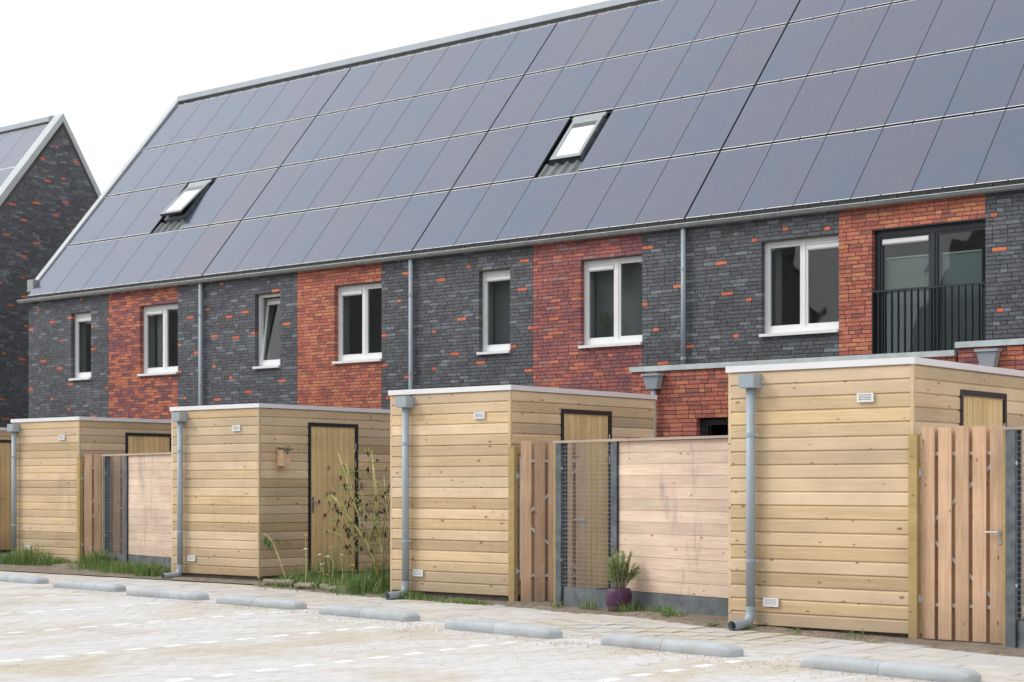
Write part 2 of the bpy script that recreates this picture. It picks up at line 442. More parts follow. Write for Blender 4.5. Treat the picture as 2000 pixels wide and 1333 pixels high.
# footpath of square concrete tiles between the stops and the sheds
def soil_edge(x):     # front edge of the planted strip, along the shed row
    pts = [(-34, 19.4), (-26.6, 17.75), (-24.0, 17.55), (-20.9, 16.75), (-18.7, 16.65), (-18.0, 16.25), (-15.4, 15.75), (-13.1, 15.55), (-12.3, 15.35), (-9.2, 14.22), (-7.2, 14.1), (-6.0, 13.75), (0, 12.3)]
    for (a, b), (c, d) in zip(pts, pts[1:]):
        if a <= x <= c: return b + (d - b) * (x - a) / (c - a)
    return 20
fb = MB(); nx = 90
for i in range(nx + 1):
    x = -36 + 36 * i / nx
    for y in (stopline(x) + .2, 13.6 if stopline(x) < 13.0 else (stopline(x) + soil_edge(max(x, -33.9))) / 2, soil_edge(min(max(x, -33.9), -.1)) + 2.5):
        fb.v.append((x, y, gz(x, y) - .006))
for i in range(nx):
    for j in range(2): fb.quad(i * 3 + j, (i + 1) * 3 + j, (i + 1) * 3 + j + 1, i * 3 + j + 1)
path = struct('footpath', fb, 'footsand')
TL = []
for i in range(-115, -4):
    x = i * .303
    for j in range(30, 70):
        y = j * .303 + (.15 if i % 2 else 0)
        if y < stopline(x) + .42 or y > soil_edge(max(x, -33.9)) + .12 or not in_view(x, y): continue
        TL.append((x, y, proj(x, y, 0)[2]))
TL.sort(key=lambda t: t[2]); rest = MB(); tm = {}; cnt = 0
tilecols = [(.54, .53, .515), (.57, .56, .545), (.51, .50, .49), (.58, .565, .54), (.53, .515, .49)]
for x, y, d in TL:
    k = random.randrange(5); z = gz(x, y) + random.uniform(-.003, .003); rot = (random.gauss(0, .006), random.gauss(0, .006), random.gauss(0, .006))
    if cnt < 300:
        if k not in tm:
            b = MB(); b.col = tilecols[k]; b.box(-.148, .148, -.148, .148, -.04, 0, 'b'); tm[k] = b.mesh('tile', 'paver')
        link('tile', tm[k], path, (x, y, z), rot); cnt += 1
    else:
        rest.col = tilecols[k]; rest.box(x - .148, x + .148, y - .148, y + .148, z - .04, z, 'b')
if rest.v:
    o = part('tile_field', rest, 'paver', path); o['kind'] = 'stuff'

# planted strip
so = MB(); NX, NY = 260, 22
from mathutils import noise as mn
for i in range(NX + 1):
    x = -33.9 + 33.5 * i / NX
    for j in range(NY + 1):
        y0 = soil_edge(x) + .03 * mn.noise(Vector((x * 3, 2, 0))) + .12 * mn.noise(Vector((x * .9, 5, 0))); y = y0 + 1.9 * (j / NY) ** 1.3
        e = min(1, j / 2.5)
        z = gz(x, y) + .004 - (1 - e) * .03 + e * (.022 + .022 * mn.noise(Vector((x * 2.3, y * 2.3, 0))) + .012 * mn.noise(Vector((x * 9, y * 9, 1))))
        so.v.append((x, y, z))
for i in range(NX):
    for j in range(NY):
        k = i * (NY + 1) + j; so.quad(k, k + NY + 1, k + NY + 2, k + 1)
struct('soil_strip', so, 'soil', True)
gd = MB()
gd.poly((-40, 16.5, -.05), (-2, 16.5, -.05), (-2, 22.9, -.05), (-40, 22.9, -.05)); struct('back_gardens', gd, 'soil')

# parking stops
def stop_half():
    prof = [(-.12, -.03), (-.12, .046)] + [(-.12 * math.cos(R(a)) ** .5, .046 + .056 * math.sin(R(a)) ** .9) for a in range(10, 90, 10)] + [(0, .103)]; prof += [(-y, z) for y, z in prof[-2::-1]]
    b = MB(); n = len(prof); secs = [(.0015, .985, .98), (.006, 1, 1), (.60, 1, 1), (.66, .985, .97), (.71, .95, .9), (.745, .88, .78), (.768, .76, .62), (.774, .70, .54)]
    for x, sy, szz in secs:
        for y, z in prof: b.v.append((x, y * sy, z if z < .05 else .046 + (z - .046) * (szz - .5) * 2 if szz < 1 else z))
    for i in range(len(secs) - 1):
        for j in range(n):
            j2 = (j + 1) % n; b.quad(i * n + j, (i + 1) * n + j, (i + 1) * n + j2, i * n + j2)
    b.quad(*range(n)); b.quad(*[(len(secs) - 1) * n + j for j in range(n)][::-1])
    me = b.mesh('segment', 'concrete', True)
    me.polygons[len(me.polygons) - 1].use_smooth = False; me.polygons[len(me.polygons) - 2].use_smooth = False; return me
half = stop_half()
SL = ['before the far shed with long grass', 'before the ajar gate with the soil heap', 'before the downpipe outlet of the bird box shed', 'before the corner of the bird box shed',
      'before the flower bed', 'before the ajar gate by the shed without bird box', 'before the pink board fence and potted shrub', 'before the shed with the shut gate']
for ((sx, sy), sl), sn in zip(STOPS, SL):
    t = thing('parking_stop', 'rounded grey concrete parking stop ' + sn, 'parking stop', (sx, sy, -.065), 'concrete parking stops along the bays', math.atan(sl))
    for r_ in (0, math.pi): link('segment', half, t, (0, 0, 0), (0, 0, r_), True)

# loose gravel and sand grains in front of the stops
gr = MB(); gcols = [(.60, .52, .40), (.50, .42, .31), (.66, .60, .50), (.44, .38, .30)]
for q in range(4200):
    (sx, sy), sl = random.choice(STOPS[1:])
    x = sx + random.uniform(-1.25, 1.25); y = sy + sl * (x - sx) - .13 - abs(random.gauss(0, .22))
    if random.random() < .15: y = sy + sl * (x - sx) + .13 + abs(random.gauss(0, .08))
    if random.random() < .25: x = random.uniform(-19, -5); y = stopline(x) - abs(random.gauss(0, 1.6))
    r_ = random.uniform(.003, .008); a = random.uniform(0, 6.3); z = -.064; gr.col = random.choice(gcols)
    p = [(x + r_ * math.cos(a + k * 2.094), y + r_ * math.sin(a + k * 2.094), z) for k in range(3)]; top = (x, y, z + r_ * 1.1)
    for k in range(3): gr.tri(p[k], p[(k + 1) % 3], top)
tag(part('loose_gravel', gr, 'leaf', None), 'loose sandy gravel scattered round the parking stops', 'gravel', kind='stuff')
gr.mi = 0
# ---------------------------------------------------------------- bricks
def lin(r, g, b): return tuple(((c / 255 + .055) / 1.055) ** 2.4 if c > 10 else c / 3294 for c in (r, g, b))
DARK = [lin(*c) for c in [(92, 94, 101), (96, 98, 105), (87, 88, 94), (100, 103, 108), (94, 94, 97), (88, 92, 97), (103, 107, 114), (84, 86, 91), (97, 98, 103), (92, 96, 102), (111, 116, 122), (88, 87, 91), (95, 98, 103), (122, 128, 134)]]
ORANGE = [lin(*c) for c in [(204, 113, 84), (210, 124, 90), (198, 107, 81), (206, 116, 92)]]
SALMON = [lin(*c) for c in [(190, 114, 93), (186, 109, 88), (194, 121, 98), (181, 104, 86), (196, 127, 94), (174, 101, 85), (192, 117, 100), (161, 97, 84), (198, 134, 100), (188, 112, 92), (151, 94, 84)]]
MOTTLE = [lin(*c) for c in [(141, 89, 89), (156, 96, 90), (130, 82, 85), (172, 103, 91), (196, 118, 87), (203, 125, 91), (148, 90, 91), (187, 110, 88), (136, 88, 92), (199, 121, 90), (123, 82, 86)]]
PLUM = [lin(*c) for c in [(155, 96, 93), (161, 97, 92), (139, 88, 91), (168, 102, 94), (146, 89, 89), (158, 96, 93), (175, 105, 94), (198, 121, 93), (133, 86, 92), (164, 102, 101), (163, 122, 116), (149, 95, 96)]]
ORPOS = []
def pick(zone, P):
    if zone == 'dark':
        if random.random() < .09 and all((P[0] - q[0]) ** 2 + (P[1] - q[1]) ** 2 > .46 ** 2 for q in ORPOS[-160:]): ORPOS.append(P); return random.choice(ORANGE)
        return random.choice(DARK if random.random() < .8 else DARK[:9])
    return random.choice({'salmon': SALMON, 'mottle': MOTTLE, 'plum': PLUM}[zone])
CO = .0610; JT = .010
def lay(zones, openings, z0, z1, clip=None):
    """bricks of a wall in its own plane: (s0, s1, z0, z1, colour, at_edge)"""
    out = []; k = 0; z = z0
    while z < z1 - .02:
        zt = min(z + CO - JT, z1)
        for a, b, zn in zones:
            iv = [(a, b)]
            for (o0, o1, p0, p1) in openings:
                if zt > p0 + .012 and z < p1 - .012:
                    nv = []
                    for (q0, q1) in iv:
                        if o1 <= q0 or o0 >= q1: nv.append((q0, q1)); continue
                        if o0 > q0 + .03: nv.append((q0, o0))
                        if o1 < q1 - .03: nv.append((o1, q1))
                    iv = nv
            for (q0, q1) in iv:
                if clip:
                    c0, c1 = clip(z, zt); q0 = max(q0, c0); q1 = min(q1, c1)
                    if q1 - q0 < .03: continue
                s = q0; first = True; prev = None
                while s < q1 - .008:
                    L = random.choice([.21, .21, .21, .10]) if not first else random.choice([.21, .10, .155, .05 + random.random() * .1])
                    e = s + L
                    if q1 - e < .045: e = q1
                    edge = first or e == q1
                    out.append((s, min(e, q1), z, zt, pick(zn, (s, z)), edge)); first = False
                    s = e + JT
        z += CO; k += 1
    return out
bm_cache = {}
def brick_mesh(L, h, dep, col):
    key = (round(L, 2 if L not in (.21, .1) else 3), round(h, 3), dep, col)
    if key not in bm_cache:
        b = MB(); b.col = col; b.box(0, L, 0, dep, 0, h, 'k'); bm_cache[key] = b.mesh('brick', 'brick')
    return bm_cache[key]
# outlines of what stands in front, as (x0, x1, y) spans in the photograph, to rank bricks by what shows
HIDE = [(0, 25, 835), (22, 335, 818), (335, 762, 795), (762, 1000, 757), (1000, 1285, 770), (1285, 1424, 842), (1424, 1784, 706), (1784, 2000, 728)]
def shows(p, side=False):
    x, y, d = proj(*p)
    if not (2 < x < 1998 and 2 < y < 1331): return None
    for a, b, h in HIDE:
        if a <= x <= b and y > h: return None
    return d
def put_bricks(house, sets, limit=300):
    """sets: list of (bricks, to_world(s,z)->point, kind) ; kind 'front' faces -Y, 'side' faces +X"""
    allb = []
    for bricks, tw, kind in sets:
        for b in bricks:
            L = b[1] - b[0]; P = tw((b[0] + b[1]) / 2, (b[2] + b[3]) / 2); d = shows(P)
            if kind == 'side' and d is not None and proj(*P)[0] > 190: d = None
            if kind == 'front' and d is not None and P[1] > 22 and P[0] > -14.6 and proj(*P)[1] > 716 - (proj(*P)[0] - 1235) * .046: d = None
            allb.append((d if d is not None else 1e6, -L, b, tw, kind))
    allb.sort(key=lambda t: (t[0] * (1.0 if t[1] < -.15 else 1.25)))
    rest = MB(); n = 0
    for d, _, b, tw, kind in allb:
        L = b[1] - b[0]; h = b[3] - b[2]; dep = .10 if b[5] else .05; jit = random.uniform(-.0025, .0025)
        if d < 1e5 and n < limit:
            me = brick_mesh(L, h, dep, b[4]); P = Vector(tw(b[0], b[2]))
            o = link('brick', me, house, P + Vector((0, jit, 0) if kind == 'front' else (jit, 0, 0)), (0, 0, 0) if kind == 'front' else (0, 0, math.pi / 2)); n += 1
        else:
            rest.col = b[4]; P = tw(b[0], b[2])
            if kind == 'front': rest.box(P[0], P[0] + L, P[1] + jit, P[1] + dep, P[2], P[2] + h, 'k')
            else: rest.box(P[0] - dep, P[0] + jit, P[1], P[1] + L, P[2], P[2] + h, 'l')
    o = part('brickwork', rest, 'brick', house); o['kind'] = 'stuff'
def backing(openings, x0, x1, z0, z1, ya, yb, e=.006):
    """mortar wall with openings as boxes between the openings"""
    b = MB(); xs = sorted({x0, x1, *[o[0] - e for o in openings], *[o[1] + e for o in openings]})
    xs = [x for x in xs if x0 <= x <= x1]
    for a, c in zip(xs, xs[1:]):
        mid = (a + c) / 2; zz = [(z0, z1)]
        for o in openings:
            if o[0] - e < mid < o[1] + e:
                nz = []
                for p, q in zz:
                    if o[2] - e > p: nz.append((p, min(q, o[2] - e)))
                    if o[3] + e < q: nz.append((max(p, o[3] + e), q))
                zz = nz
        for p, q in zz: b.box(a, c, ya, yb, p, q)
    return b

# ---------------------------------------------------------------- houses
YF = 22.8; EAVE = 5.50
RY0, RZ0, RY1, RZ1 = 22.74, 5.595, 27.05, 10.65          # front edge of panel plane: foot and head
sl = math.atan2(RZ1 - RZ0, RY1 - RY0); rowL = math.hypot(RY1 - RY0, RZ1 - RZ0) / 4
def roofpt(x, s, h=0.0):      # s metres up the slope, h above the panel face
    return (x, RY0 + s * math.cos(sl) - h * math.sin(sl), RZ0 + s * math.sin(sl) + h * math.cos(sl))
BX = [-32.90, -26.91, -21.10, -15.19, -9.30, -3.40]
panel_me = {}
def panel_mesh(wd):
    k = round(wd, 3)
    if k not in panel_me:
        b = MB(); L = rowL - .052; h = wd / 2 - .0035
        b.mi = 0; b.poly((-h + .004, .012, .0), (h - .004, .012, .0), (h - .004, L - .012, .0), (-h + .004, L - .012, .0))
        b.mi = 1; b.box(-h, h, 0, L, -.035, -.002)
        b.mi = 2
        for y0, y1 in ((0.0005, .0115), (L - .0115, L - .0005)):
            for x0, x1 in ((-h + .006, -.012), (.012, h - .006)): b.box(x0, x1, y0, y1, -.0015, .0025, 'b')
        panel_me[k] = b.mesh('solar_panel', ['panel', 'panelframe', 'paneledge'])
    return panel_me[k]
def window(house, x0, x1, z0, z1, mull=None, vent=(0,), colr='whiteframe', tilt=False, sill=True, yf=YF, fw=.05, name='window', bottom=.075, blind=False, curtain=()):
    y = yf + .105; zb = z0 + (.062 if sill else 0)
    b = MB(); a0, a1 = x0 - .002, x1 + .02
    b.box(a0, x0 + fw, y, y + .075, zb, z1 + .02); b.box(x1 + .035, x1 + .09, y, y + .075, zb, z1 + .02)
    b.box(x0 + fw, x1 + .035, y + .001, y + .074, z1 - fw, z1 + .02); b.box(x0 + fw, x1 + .035, y + .001, y + .074, zb, zb + bottom)
    ed = [x0 + fw]; 
    for m in (mull or []):
        b.box(m - .03, m + .03, y + .0015, y + .0735, zb + bottom, z1 - fw); ed += [m - .03, m + .03]
    ed.append(x1 + .035)
    wn = part(name, b, colr, house)
    for i in range(0, len(ed), 2):
        l0, l1 = ed[i] + .001, ed[i + 1] - .001; q0, q1 = zb + bottom + .001, z1 - fw - .001
        vh = .085 if (i // 2) in vent else 0
        s = MB(); sw = .036; ys = 0
        s.box(l0, l0 + sw, ys, ys + .05, 0, q1 - q0); s.box(l1 - sw, l1, ys, ys + .05, 0, q1 - q0)
        s.box(l0 + sw, l1 - sw, ys + .001, ys + .049, 0, sw); s.box(l0 + sw, l1 - sw, ys + .001, ys + .049, q1 - q0 - sw, q1 - q0)
        s.v = [(v[0] - l0, v[1], v[2]) for v in s.v]
        org = (l0, y + .014, q0); rt = (R(-7.5), 0, 0) if tilt else None
        so_ = link('sash', s.mesh('sash', colr), wn, org, rt)
        p = MB(); p.box(sw - .004, l1 - l0 - sw + .004, .022, .030, sw - .004, q1 - q0 - sw + .004 - vh)
        link('pane', p.mesh('pane', 'glass'), wn, org, rt)
        if vh:
            v_ = MB(); hh = q1 - q0 - sw
            v_.prism([(-.006, hh - vh), (-.02, hh - vh + .02), (-.02, hh - .02), (-.006, hh - .004), (.04, hh - .004), (.04, hh - vh)], sw + .001, l1 - l0 - sw - .001)
            link('vent_strip', v_.mesh('vent_strip', 'whiteframe'), wn, org, rt)
    if sill:
        b = MB(); b.prism([(yf - .055, z0), (yf - .055, z0 + .045), (y + .01, z0 + .060), (y + .01, z0)], x0 - .012, x1 + .012)
        part('sill', b, 'whiteframe', wn)
    for c0, c1 in curtain:
        b = MB(); nn = 28
        for z_ in (z0, z1):
            for q in range(nn + 1): b.v.append((c0 + (c1 - c0) * q / nn, y + .20 + .022 * math.sin(q * 1.3) + .01 * math.sin(q * .4), z_))
        for q in range(nn): b.quad(q, q + 1, nn + 2 + q, nn + 1 + q)
        part('curtain', b, 'curtain', wn, True)
    if blind:
        b = MB(); b.box(x0 + .02, x1 + .06, y + .30, y + .306, z0, z1); part('roller_blind', b, 'greyblind', wn)
    b = MB(); b.box(x0 - .03, x0 - .005, y + .085, y + .30, z0, z1); part('lining', b, 'lining', wn)
    return wn
def gutter(house, x0, x1):
    b = MB(); n = 12; r_ = .058; cy, cz = RY0 - .04, RZ0 - .082; k = 0
    outer = [(cy - r_ * math.cos(math.pi * j / n), cz - r_ * math.sin(math.pi * j / n)) for j in range(n + 1)]
    inner = [(cy + (r_ - .008) * math.cos(math.pi * j / n), cz - (r_ - .008) * math.sin(math.pi * j / n)) for j in range(n + 1)]
    b.prism(outer + inner, x0, x1, False)
    b.tube([(x0, cy - r_ - .004, cz + .002), (x1, cy - r_ - .004, cz + .002)], .011, 8)
    gt = part('gutter', b, 'zinc', house)
    nb = max(2, int((x1 - x0) / .56))
    for i in range(nb):
        x = x0 + (i + .5) * (x1 - x0) / nb; b = MB()
        o2 = [(cy - (r_ + .007) * math.cos(math.pi * j / n), cz - (r_ + .007) * math.sin(math.pi * j / n)) for j in range(n + 1)]
        i2 = [(cy + (r_ + .001) * math.cos(math.pi * j / n), cz - (r_ + .001) * math.sin(math.pi * j / n)) for j in range(n + 1)]
        b.prism(o2 + i2, x - .014, x + .014); part('gutter_bracket', b, 'zinc', gt)
def facade_pipe(house, x, zlow):
    y = YF - .075; b = MB(); b.tube([(x, y, zlow), (x, y, EAVE - .06)], .04, 16); dp = part('downpipe', b, 'pipe', house, True)
    z = EAVE - .72
    while z > zlow + .1:
        b = MB(); b.tube([(x, y, z), (x, y, z + .045)], .0445, 16); b.box(x - .008, x + .008, y + .03, YF + .01, z + .01, z + .03)
        part('pipe_clip', b, 'pipe', dp); z -= 1.42
def roof_window(roof, x0, x1, s0, openang):
    cx_ = (x0 + x1) / 2; wdt = .70; L = 1.08; sb = s0 + .40
    rot = (sl, 0, 0)
    b = MB(); h = wdt / 2; f = .075
    for q in ((-h, -h + f, 0, L), (h - f, h, 0, L), (-h + f, h - f, 0, f), (-h + f, h - f, L - f * 1.5, L)): b.box(q[0], q[1], q[2], q[3], -.12, .012)
    fr = link('roof_window', b.mesh('roof_window', 'postgrey'), roof, roofpt(cx_ + .03, sb), rot)
    # sash pivots about its upper edge, foot lifted
    b = MB(); hs_ = h - .01
    for q in ((-hs_, -hs_ + .07, -L, 0), (hs_ - .07, hs_, -L, 0), (-hs_ + .07, hs_ - .07, -L, -L + .08), (-hs_ + .07, hs_ - .07, -.12, 0)): b.box(q[0], q[1], q[2], q[3], 0, .026)
    rot2 = (sl - openang, 0, 0); org = roofpt(cx_ + .03, sb + L, .015)
    link('roof_sash', b.mesh('roof_sash', 'sashgrey'), roof, org, rot2)
    b = MB(); b.box(-hs_ + .066, hs_ - .066, -L + .076, -.116, .016, .022); link('roof_pane', b.mesh('roof_pane', 'skyglass'), roof, org, rot2)
    b = MB(); b.box(-hs_ + .07, hs_ - .07, -L + .09, -.22, .004, .010); link('roof_pane_sheet', b.mesh('roof_pane_sheet', 'sheetwhite'), roof, org, rot2)  # white sheet just under the pane, so the roof window reads white
    b = MB(); b.box(-hs_, hs_, -L - .012, -L, -.03, .027); link('sash_foot', b.mesh('sash_foot', 'anthracite'), roof, org, rot2)
    b = MB(); b.box(-h - .02, h + .02, L + .004, L + .10, 0, .040); link('sash_hood', b.mesh('sash_hood', 'sashgrey'), roof, roofpt(cx_ + .03, sb), rot)
    # a course of wavy tiles at the foot of the opening
    nt_ = 4
    for i in range(nt_):
        b = MB(); wv = (x1 - x0 - .06) / nt_; n = 10
        for e in (0, .36):
            for j in range(n + 1):
                t = j / n; b.v.append((wv * t, e, -.075 + .045 * max(0, math.sin(t * math.pi * 2)) - .012 * (t > .5) + (.02 if e == 0 else 0)))
        for j in range(n): b.quad(j, j + 1, n + 1 + j + 1, n + 1 + j)
        link('roof_tile', b.mesh('roof_tile', 'tile'), roof, roofpt(x0 + .03 + i * wv, s0 + .02), rot)

def house(i, name, label, zones, wins, sky_col=None):
    x0, x1 = BX[i], BX[i + 1]
    H = thing(name, label, 'house', ((x0 + x1) / 2, YF, 0), 'houses in the terrace')
    ops = [w['o'] for w in wins]
    part('wall', backing(ops, x0 + .001, x1 - .001, -.06, EAVE + .02, YF + .009, YF + .10), 'mortar', H)
    # inner shell: party walls, rear wall, floors
    b = MB(); b.box(x0 + .002, x0 + .12, YF + .16, 31.4, 0, 5.6); b.box(x1 - .12, x1 - .002, YF + .16, 31.4, 0, 5.6)
    b.box(x0 + .12, x1 - .12, 31.2, 31.4, 0, 5.6); b.box(x0 + .12, x1 - .12, YF + .16, 31.2, 2.75, 3.0); b.box(x0 + .12, x1 - .12, YF + .16, 31.2, 5.3, 5.42)
    b.box(x0 + .12, x1 - .12, 25.6, 25.7, 3.0, 5.3)
    part('inner_shell', b, 'interior', H)
    # roof deck: front and rear slope
    b = MB(); e0 = roofpt(0, .02, -.14); e1 = roofpt(0, 4 * rowL + .14, -.14); e2 = roofpt(0, .02, -.2); e3 = roofpt(0, 4 * rowL + .1, -.2)
    yb = 2 * 27.2; 
    b.prism([(e0[1], e0[2]), (e1[1], e1[2]), (yb - e0[1], e0[2]), (yb - e2[1], e2[2]), (27.2, e3[2]), (e2[1], e2[2])], x0 + .003, x1 - .003)
    rf = part('roof', b, 'darkroof', H)
    n = 6; wd = (x1 - x0 - .024) / n
    for r_ in range(4):
        for c_ in range(n):
            if r_ == 1 and c_ == sky_col: continue
            if r_ == 3 and False: continue
            x = x0 + .012 + (c_ + .5) * wd
            link('solar_panel', panel_mesh(wd), rf, roofpt(x, r_ * rowL + .026), (sl, 0, 0))
    if sky_col is not None:
        roof_window(rf, x0 + .012 + sky_col * wd, x0 + .012 + (sky_col + 1) * wd, rowL, R(7) if i == 0 else R(0.0))
    b = MB(); b.box(x0 + .004, x1 - .004, YF - .035, YF - .005, EAVE - .01, EAVE + .13); part('eave_shade_strip', b, 'black', rf)  # black strip added to stand for the shade under the panel feet
    # mounting rails seen in the gaps
    for r_ in range(5):
        b = MB(); p = roofpt(0, r_ * rowL, -.05); b.box(x0 + .02, x1 - .02, -.02, .02, -.03, .012)
        link('mounting_rail', b.mesh('mounting_rail', 'black'), rf, (0, p[1], p[2]), (sl, 0, 0))
        for c_ in range(n * 2):
            if r_ == 4 or r_ == 0:
                b = MB(); b.box(-.012, .012, -.035, .03, 0, .025); q = roofpt(x0 + .012 + (c_ + .5) * wd / 2, r_ * rowL + (.03 if r_ else -.005), -.04)
                link('clamp', b.mesh('clamp', 'steel' if r_ else 'anthracite'), rf, q, (sl, 0, 0))
    b = MB(); p1 = roofpt(0, 4 * rowL + .20, .10)
    b.prism([(p1[1] - .05, p1[2] - .13), (p1[1] - .05, p1[2] - .005), (p1[1] + .1, p1[2] + .045), (p1[1] + .35, p1[2] - .03), (p1[1] + .35, p1[2] - .2)], x0 + .002, x1 - .002)
    part('ridge_cap', b, 'ridge', rf)
    gutter(H, x0 + (.003 if i else -.22), x1 - .003)
    for w_ in wins: w_['f'](H, w_)
    return H, lay(zones, ops, -.05, EAVE)

fr = lambda s, z: (s, YF, z)
def W(o, **k): return dict(o=o, f=lambda H, w_: window(H, *o, **k))
SIL, HD = 3.65, 5.11
# extension walls and copings
def extension(H, x0, x1, ztop, opening, hop):
    YE = 20.5; ex = part('extension', backing([opening] if opening else [], x0 + .008, x1 - .004, -.06, ztop - .06, YE + .009, YE + .10), 'mortar', H)
    b = MB(); b.box(x0 + .01, x1 - .01, YE + .2, YF + .0, ztop - .35, ztop - .2); b.box(x0 + .008, x0 + .2, YE + .21, YF, -.06, ztop - .06)
    b.box(x0 + .2, x1 - .01, YE + 1.9, YE + 2.0, 0, ztop - .4); part('extension_roof', b, 'darkroof', ex)
    b = MB(); b.box(x0 - .025, x1 - .003, YE - .035, YE + .26, ztop - .075, ztop); b.box(x0 - .025, x0 + .25, YE + .26, YF - .002, ztop - .075, ztop)
    part('coping', b, 'coping', ex)
    hx, hz = hop; b = MB(); y1 = YE - .012
    b.box(-.15, .15, -.17, 0, .19, .22)
    k = len(b.v); b.v += [(-.13, -.15, .19), (.13, -.15, .19), (.13, 0, .19), (-.13, 0, .19), (-.09, -.12, 0), (.09, -.12, 0), (.09, 0, 0), (-.09, 0, 0)]
    for q in ((4, 5, 1, 0), (5, 6, 2, 1), (6, 7, 3, 2), (7, 4, 0, 3), (4, 7, 6, 5)): b.quad(*[k + j for j in q])
    link('rain_hopper', b.mesh('rain_hopper', 'pipe'), ex, (hx, y1, hz))
    b = MB(); b.tube([(hx, y1 - .06, 0), (hx, y1 - .06, hz + .01)], .04, 14); part('extension_downpipe', b, 'pipe', ex, True)
    if opening: window(H, *opening, mull=[(opening[0] + opening[1]) / 2], vent=(), colr='anthracite', sill=False, yf=YE, name='extension_door', fw=.075)
    return lay([(x0, x1, 'salmon' if opening else 'mottle')], [opening] if opening else [], -.05, ztop - .078), (lambda s, z: (s, YE, z))

u = BX
H1, b1 = house(0, 'terraced_house', 'end house of the terrace with a propped-open roof window and orange and purple mottled strip', [(u[0], -30.01, 'dark'), (-30.0, -27.72, 'mottle'), (-27.71, u[1] - .005, 'dark')],
    [W((-31.33, -30.62, SIL, HD)), W((-28.95, -27.722, SIL, HD), mull=[-28.27], curtain=((-28.75, -28.45),))], 3)
put_bricks(H1, [(b1, fr, 'front')]); facade_pipe(H1, u[1] + .0, .2)
H2, b2 = house(1, 'terraced_house', 'middle house with a tilted-open narrow window and no roof window, plain salmon brick strip', [(u[1] + .005, -24.16, 'dark'), (-24.15, -21.91, 'salmon'), (-21.90, u[2] - .005, 'dark')],
    [W((-25.36, -24.64, SIL, HD), tilt=True), W((-23.14, -21.912, SIL, HD), mull=[-22.45], curtain=((-22.2, -21.85),))])
put_bricks(H2, [(b2, fr, 'front')]); facade_pipe(H2, u[2], .2)
H3, b3 = house(2, 'terraced_house', 'middle house with a shut roof window, plum brick strip and house plant', [(u[2] + .005, -18.33, 'dark'), (-18.32, -16.05, 'plum'), (-16.04, u[3] - .005, 'dark')],
    [W((-19.54, -18.83, SIL, HD), blind=True), W((-17.30, -16.052, SIL, HD), mull=[-16.63], blind=True)], 2)
put_bricks(H3, [(b3, fr, 'front')]); facade_pipe(H3, u[3], 3.06)

def french(H, w_):
    x0, x1, z0, z1 = w_['o']
    fd = window(H, x0, x1, z0, z1, mull=[-11.0], vent=(0,), colr='anthracite', sill=False, fw=.085, name='balcony_door')
    for a, c in ((x0 + .14, -11.10), (-10.90, x1 - .13)):
        b = MB(); b.box(a, c, YF + .19, YF + .20, z0, 4.70); part('pleated_blind', b, 'pleat', fd)
        b = MB(); b.box(a, c, YF + .175, YF + .205, 4.70, 4.72); part('blind_rail', b, 'lining', fd)
    rl = MB(); y = YF + .03
    rl.box(x0 + .004, x1 - .004, y - .02, y + .02, 4.205, 4.23); rl.box(x0 + .004, x0 + .016, y - .03, y + .03, 3.0, 4.205); rl.box(x1 - .016, x1 - .004, y - .03, y + .03, 3.0, 4.205)
    rl.box(x0 + .016, x1 - .016, y - .012, y + .012, 3.06, 3.08)
    ro = part('balcony_railing', rl, 'anthracite', H)
    nb = 16
    for k in range(nb):
        x = x0 + .10 + k * (x1 - x0 - .2) / (nb - 1); b = MB(); b.box(x - .006, x + .006, y - .024, y + .024, 3.08, 4.205); part('bar', b, 'anthracite', ro)
H4, b4 = house(3, 'terraced_house', 'house with black balcony doors and railing above a salmon brick extension', [(u[3] + .005, -12.465, 'dark'), (-12.46, -10.155, 'salmon'), (-10.15, u[4] - .005, 'dark')],
    [W((-13.80, -12.472, SIL, HD), mull=[-13.12], vent=(1,), curtain=((-13.75, -13.6),)), dict(o=(-11.92, -10.157, 2.9, HD), f=french)])
e4, f4 = extension(H4, -14.6, -9.53, 3.10, (-13.48, -11.4, .0, 2.34), (-14.17, 2.76))
put_bricks(H4, [(b4, fr, 'front'), (e4, f4, 'front')]); facade_pipe(H4, u[4], 3.15)
H5, b5 = house(4, 'terraced_house', 'house at the near end with a taller mottled red extension beside the black balcony doors', [(u[4] + .005, -6.4, 'dark'), (-6.39, -4.2, 'mottle'), (-4.19, u[5], 'dark')],
    [W((-5.45, -4.222, SIL, HD), mull=[-4.8])])
e5, f5 = extension(H5, -9.50, -3.5, 3.20, None, (-9.05, 2.86))
put_bricks(H5, [(b5, fr, 'front'), (e5, f5, 'front')])

# verge along the gable of the end house, and the gable walls
def verge(parent, x0, x1, s0):
    b = MB(); A = roofpt(0, s0, .03); B_ = roofpt(0, 4 * rowL + .26, .03); b.mi = 0
    a2 = roofpt(0, s0, -.2); c2 = roofpt(0, 4 * rowL + .2, -.2)
    b.prism([(A[1], A[2]), (27.2, B_[2] + .03), (27.2 + .02, B_[2] + .03), (54.4 - A[1], A[2]), (54.4 - a2[1], a2[2]), (27.2, c2[2]), (a2[1], a2[2])], x0, x1)
    return part('verge', b, 'verge', parent)
vg = verge(H1, BX[0] - .17, BX[0] - .004, .42)
b = MB(); b.box(BX[0] - .22, BX[0] - .002, RY0 + .17, RY0 + .33, RZ0 + .14, RZ0 + .41); part('verge_foot', b, 'zinc', H1)
def gable_prof(z):
    # half width of the gable at height z
    p0, p1 = roofpt(0, 0, -.2), roofpt(0, 4 * rowL + .1, -.2)
    if z <= p0[2]: return 27.2 - YF
    t = (z - p0[2]) / (p1[2] - p0[2]); return max(0, (27.2 - p0[1]) * (1 - t) + (27.2 - p1[1]) * t)
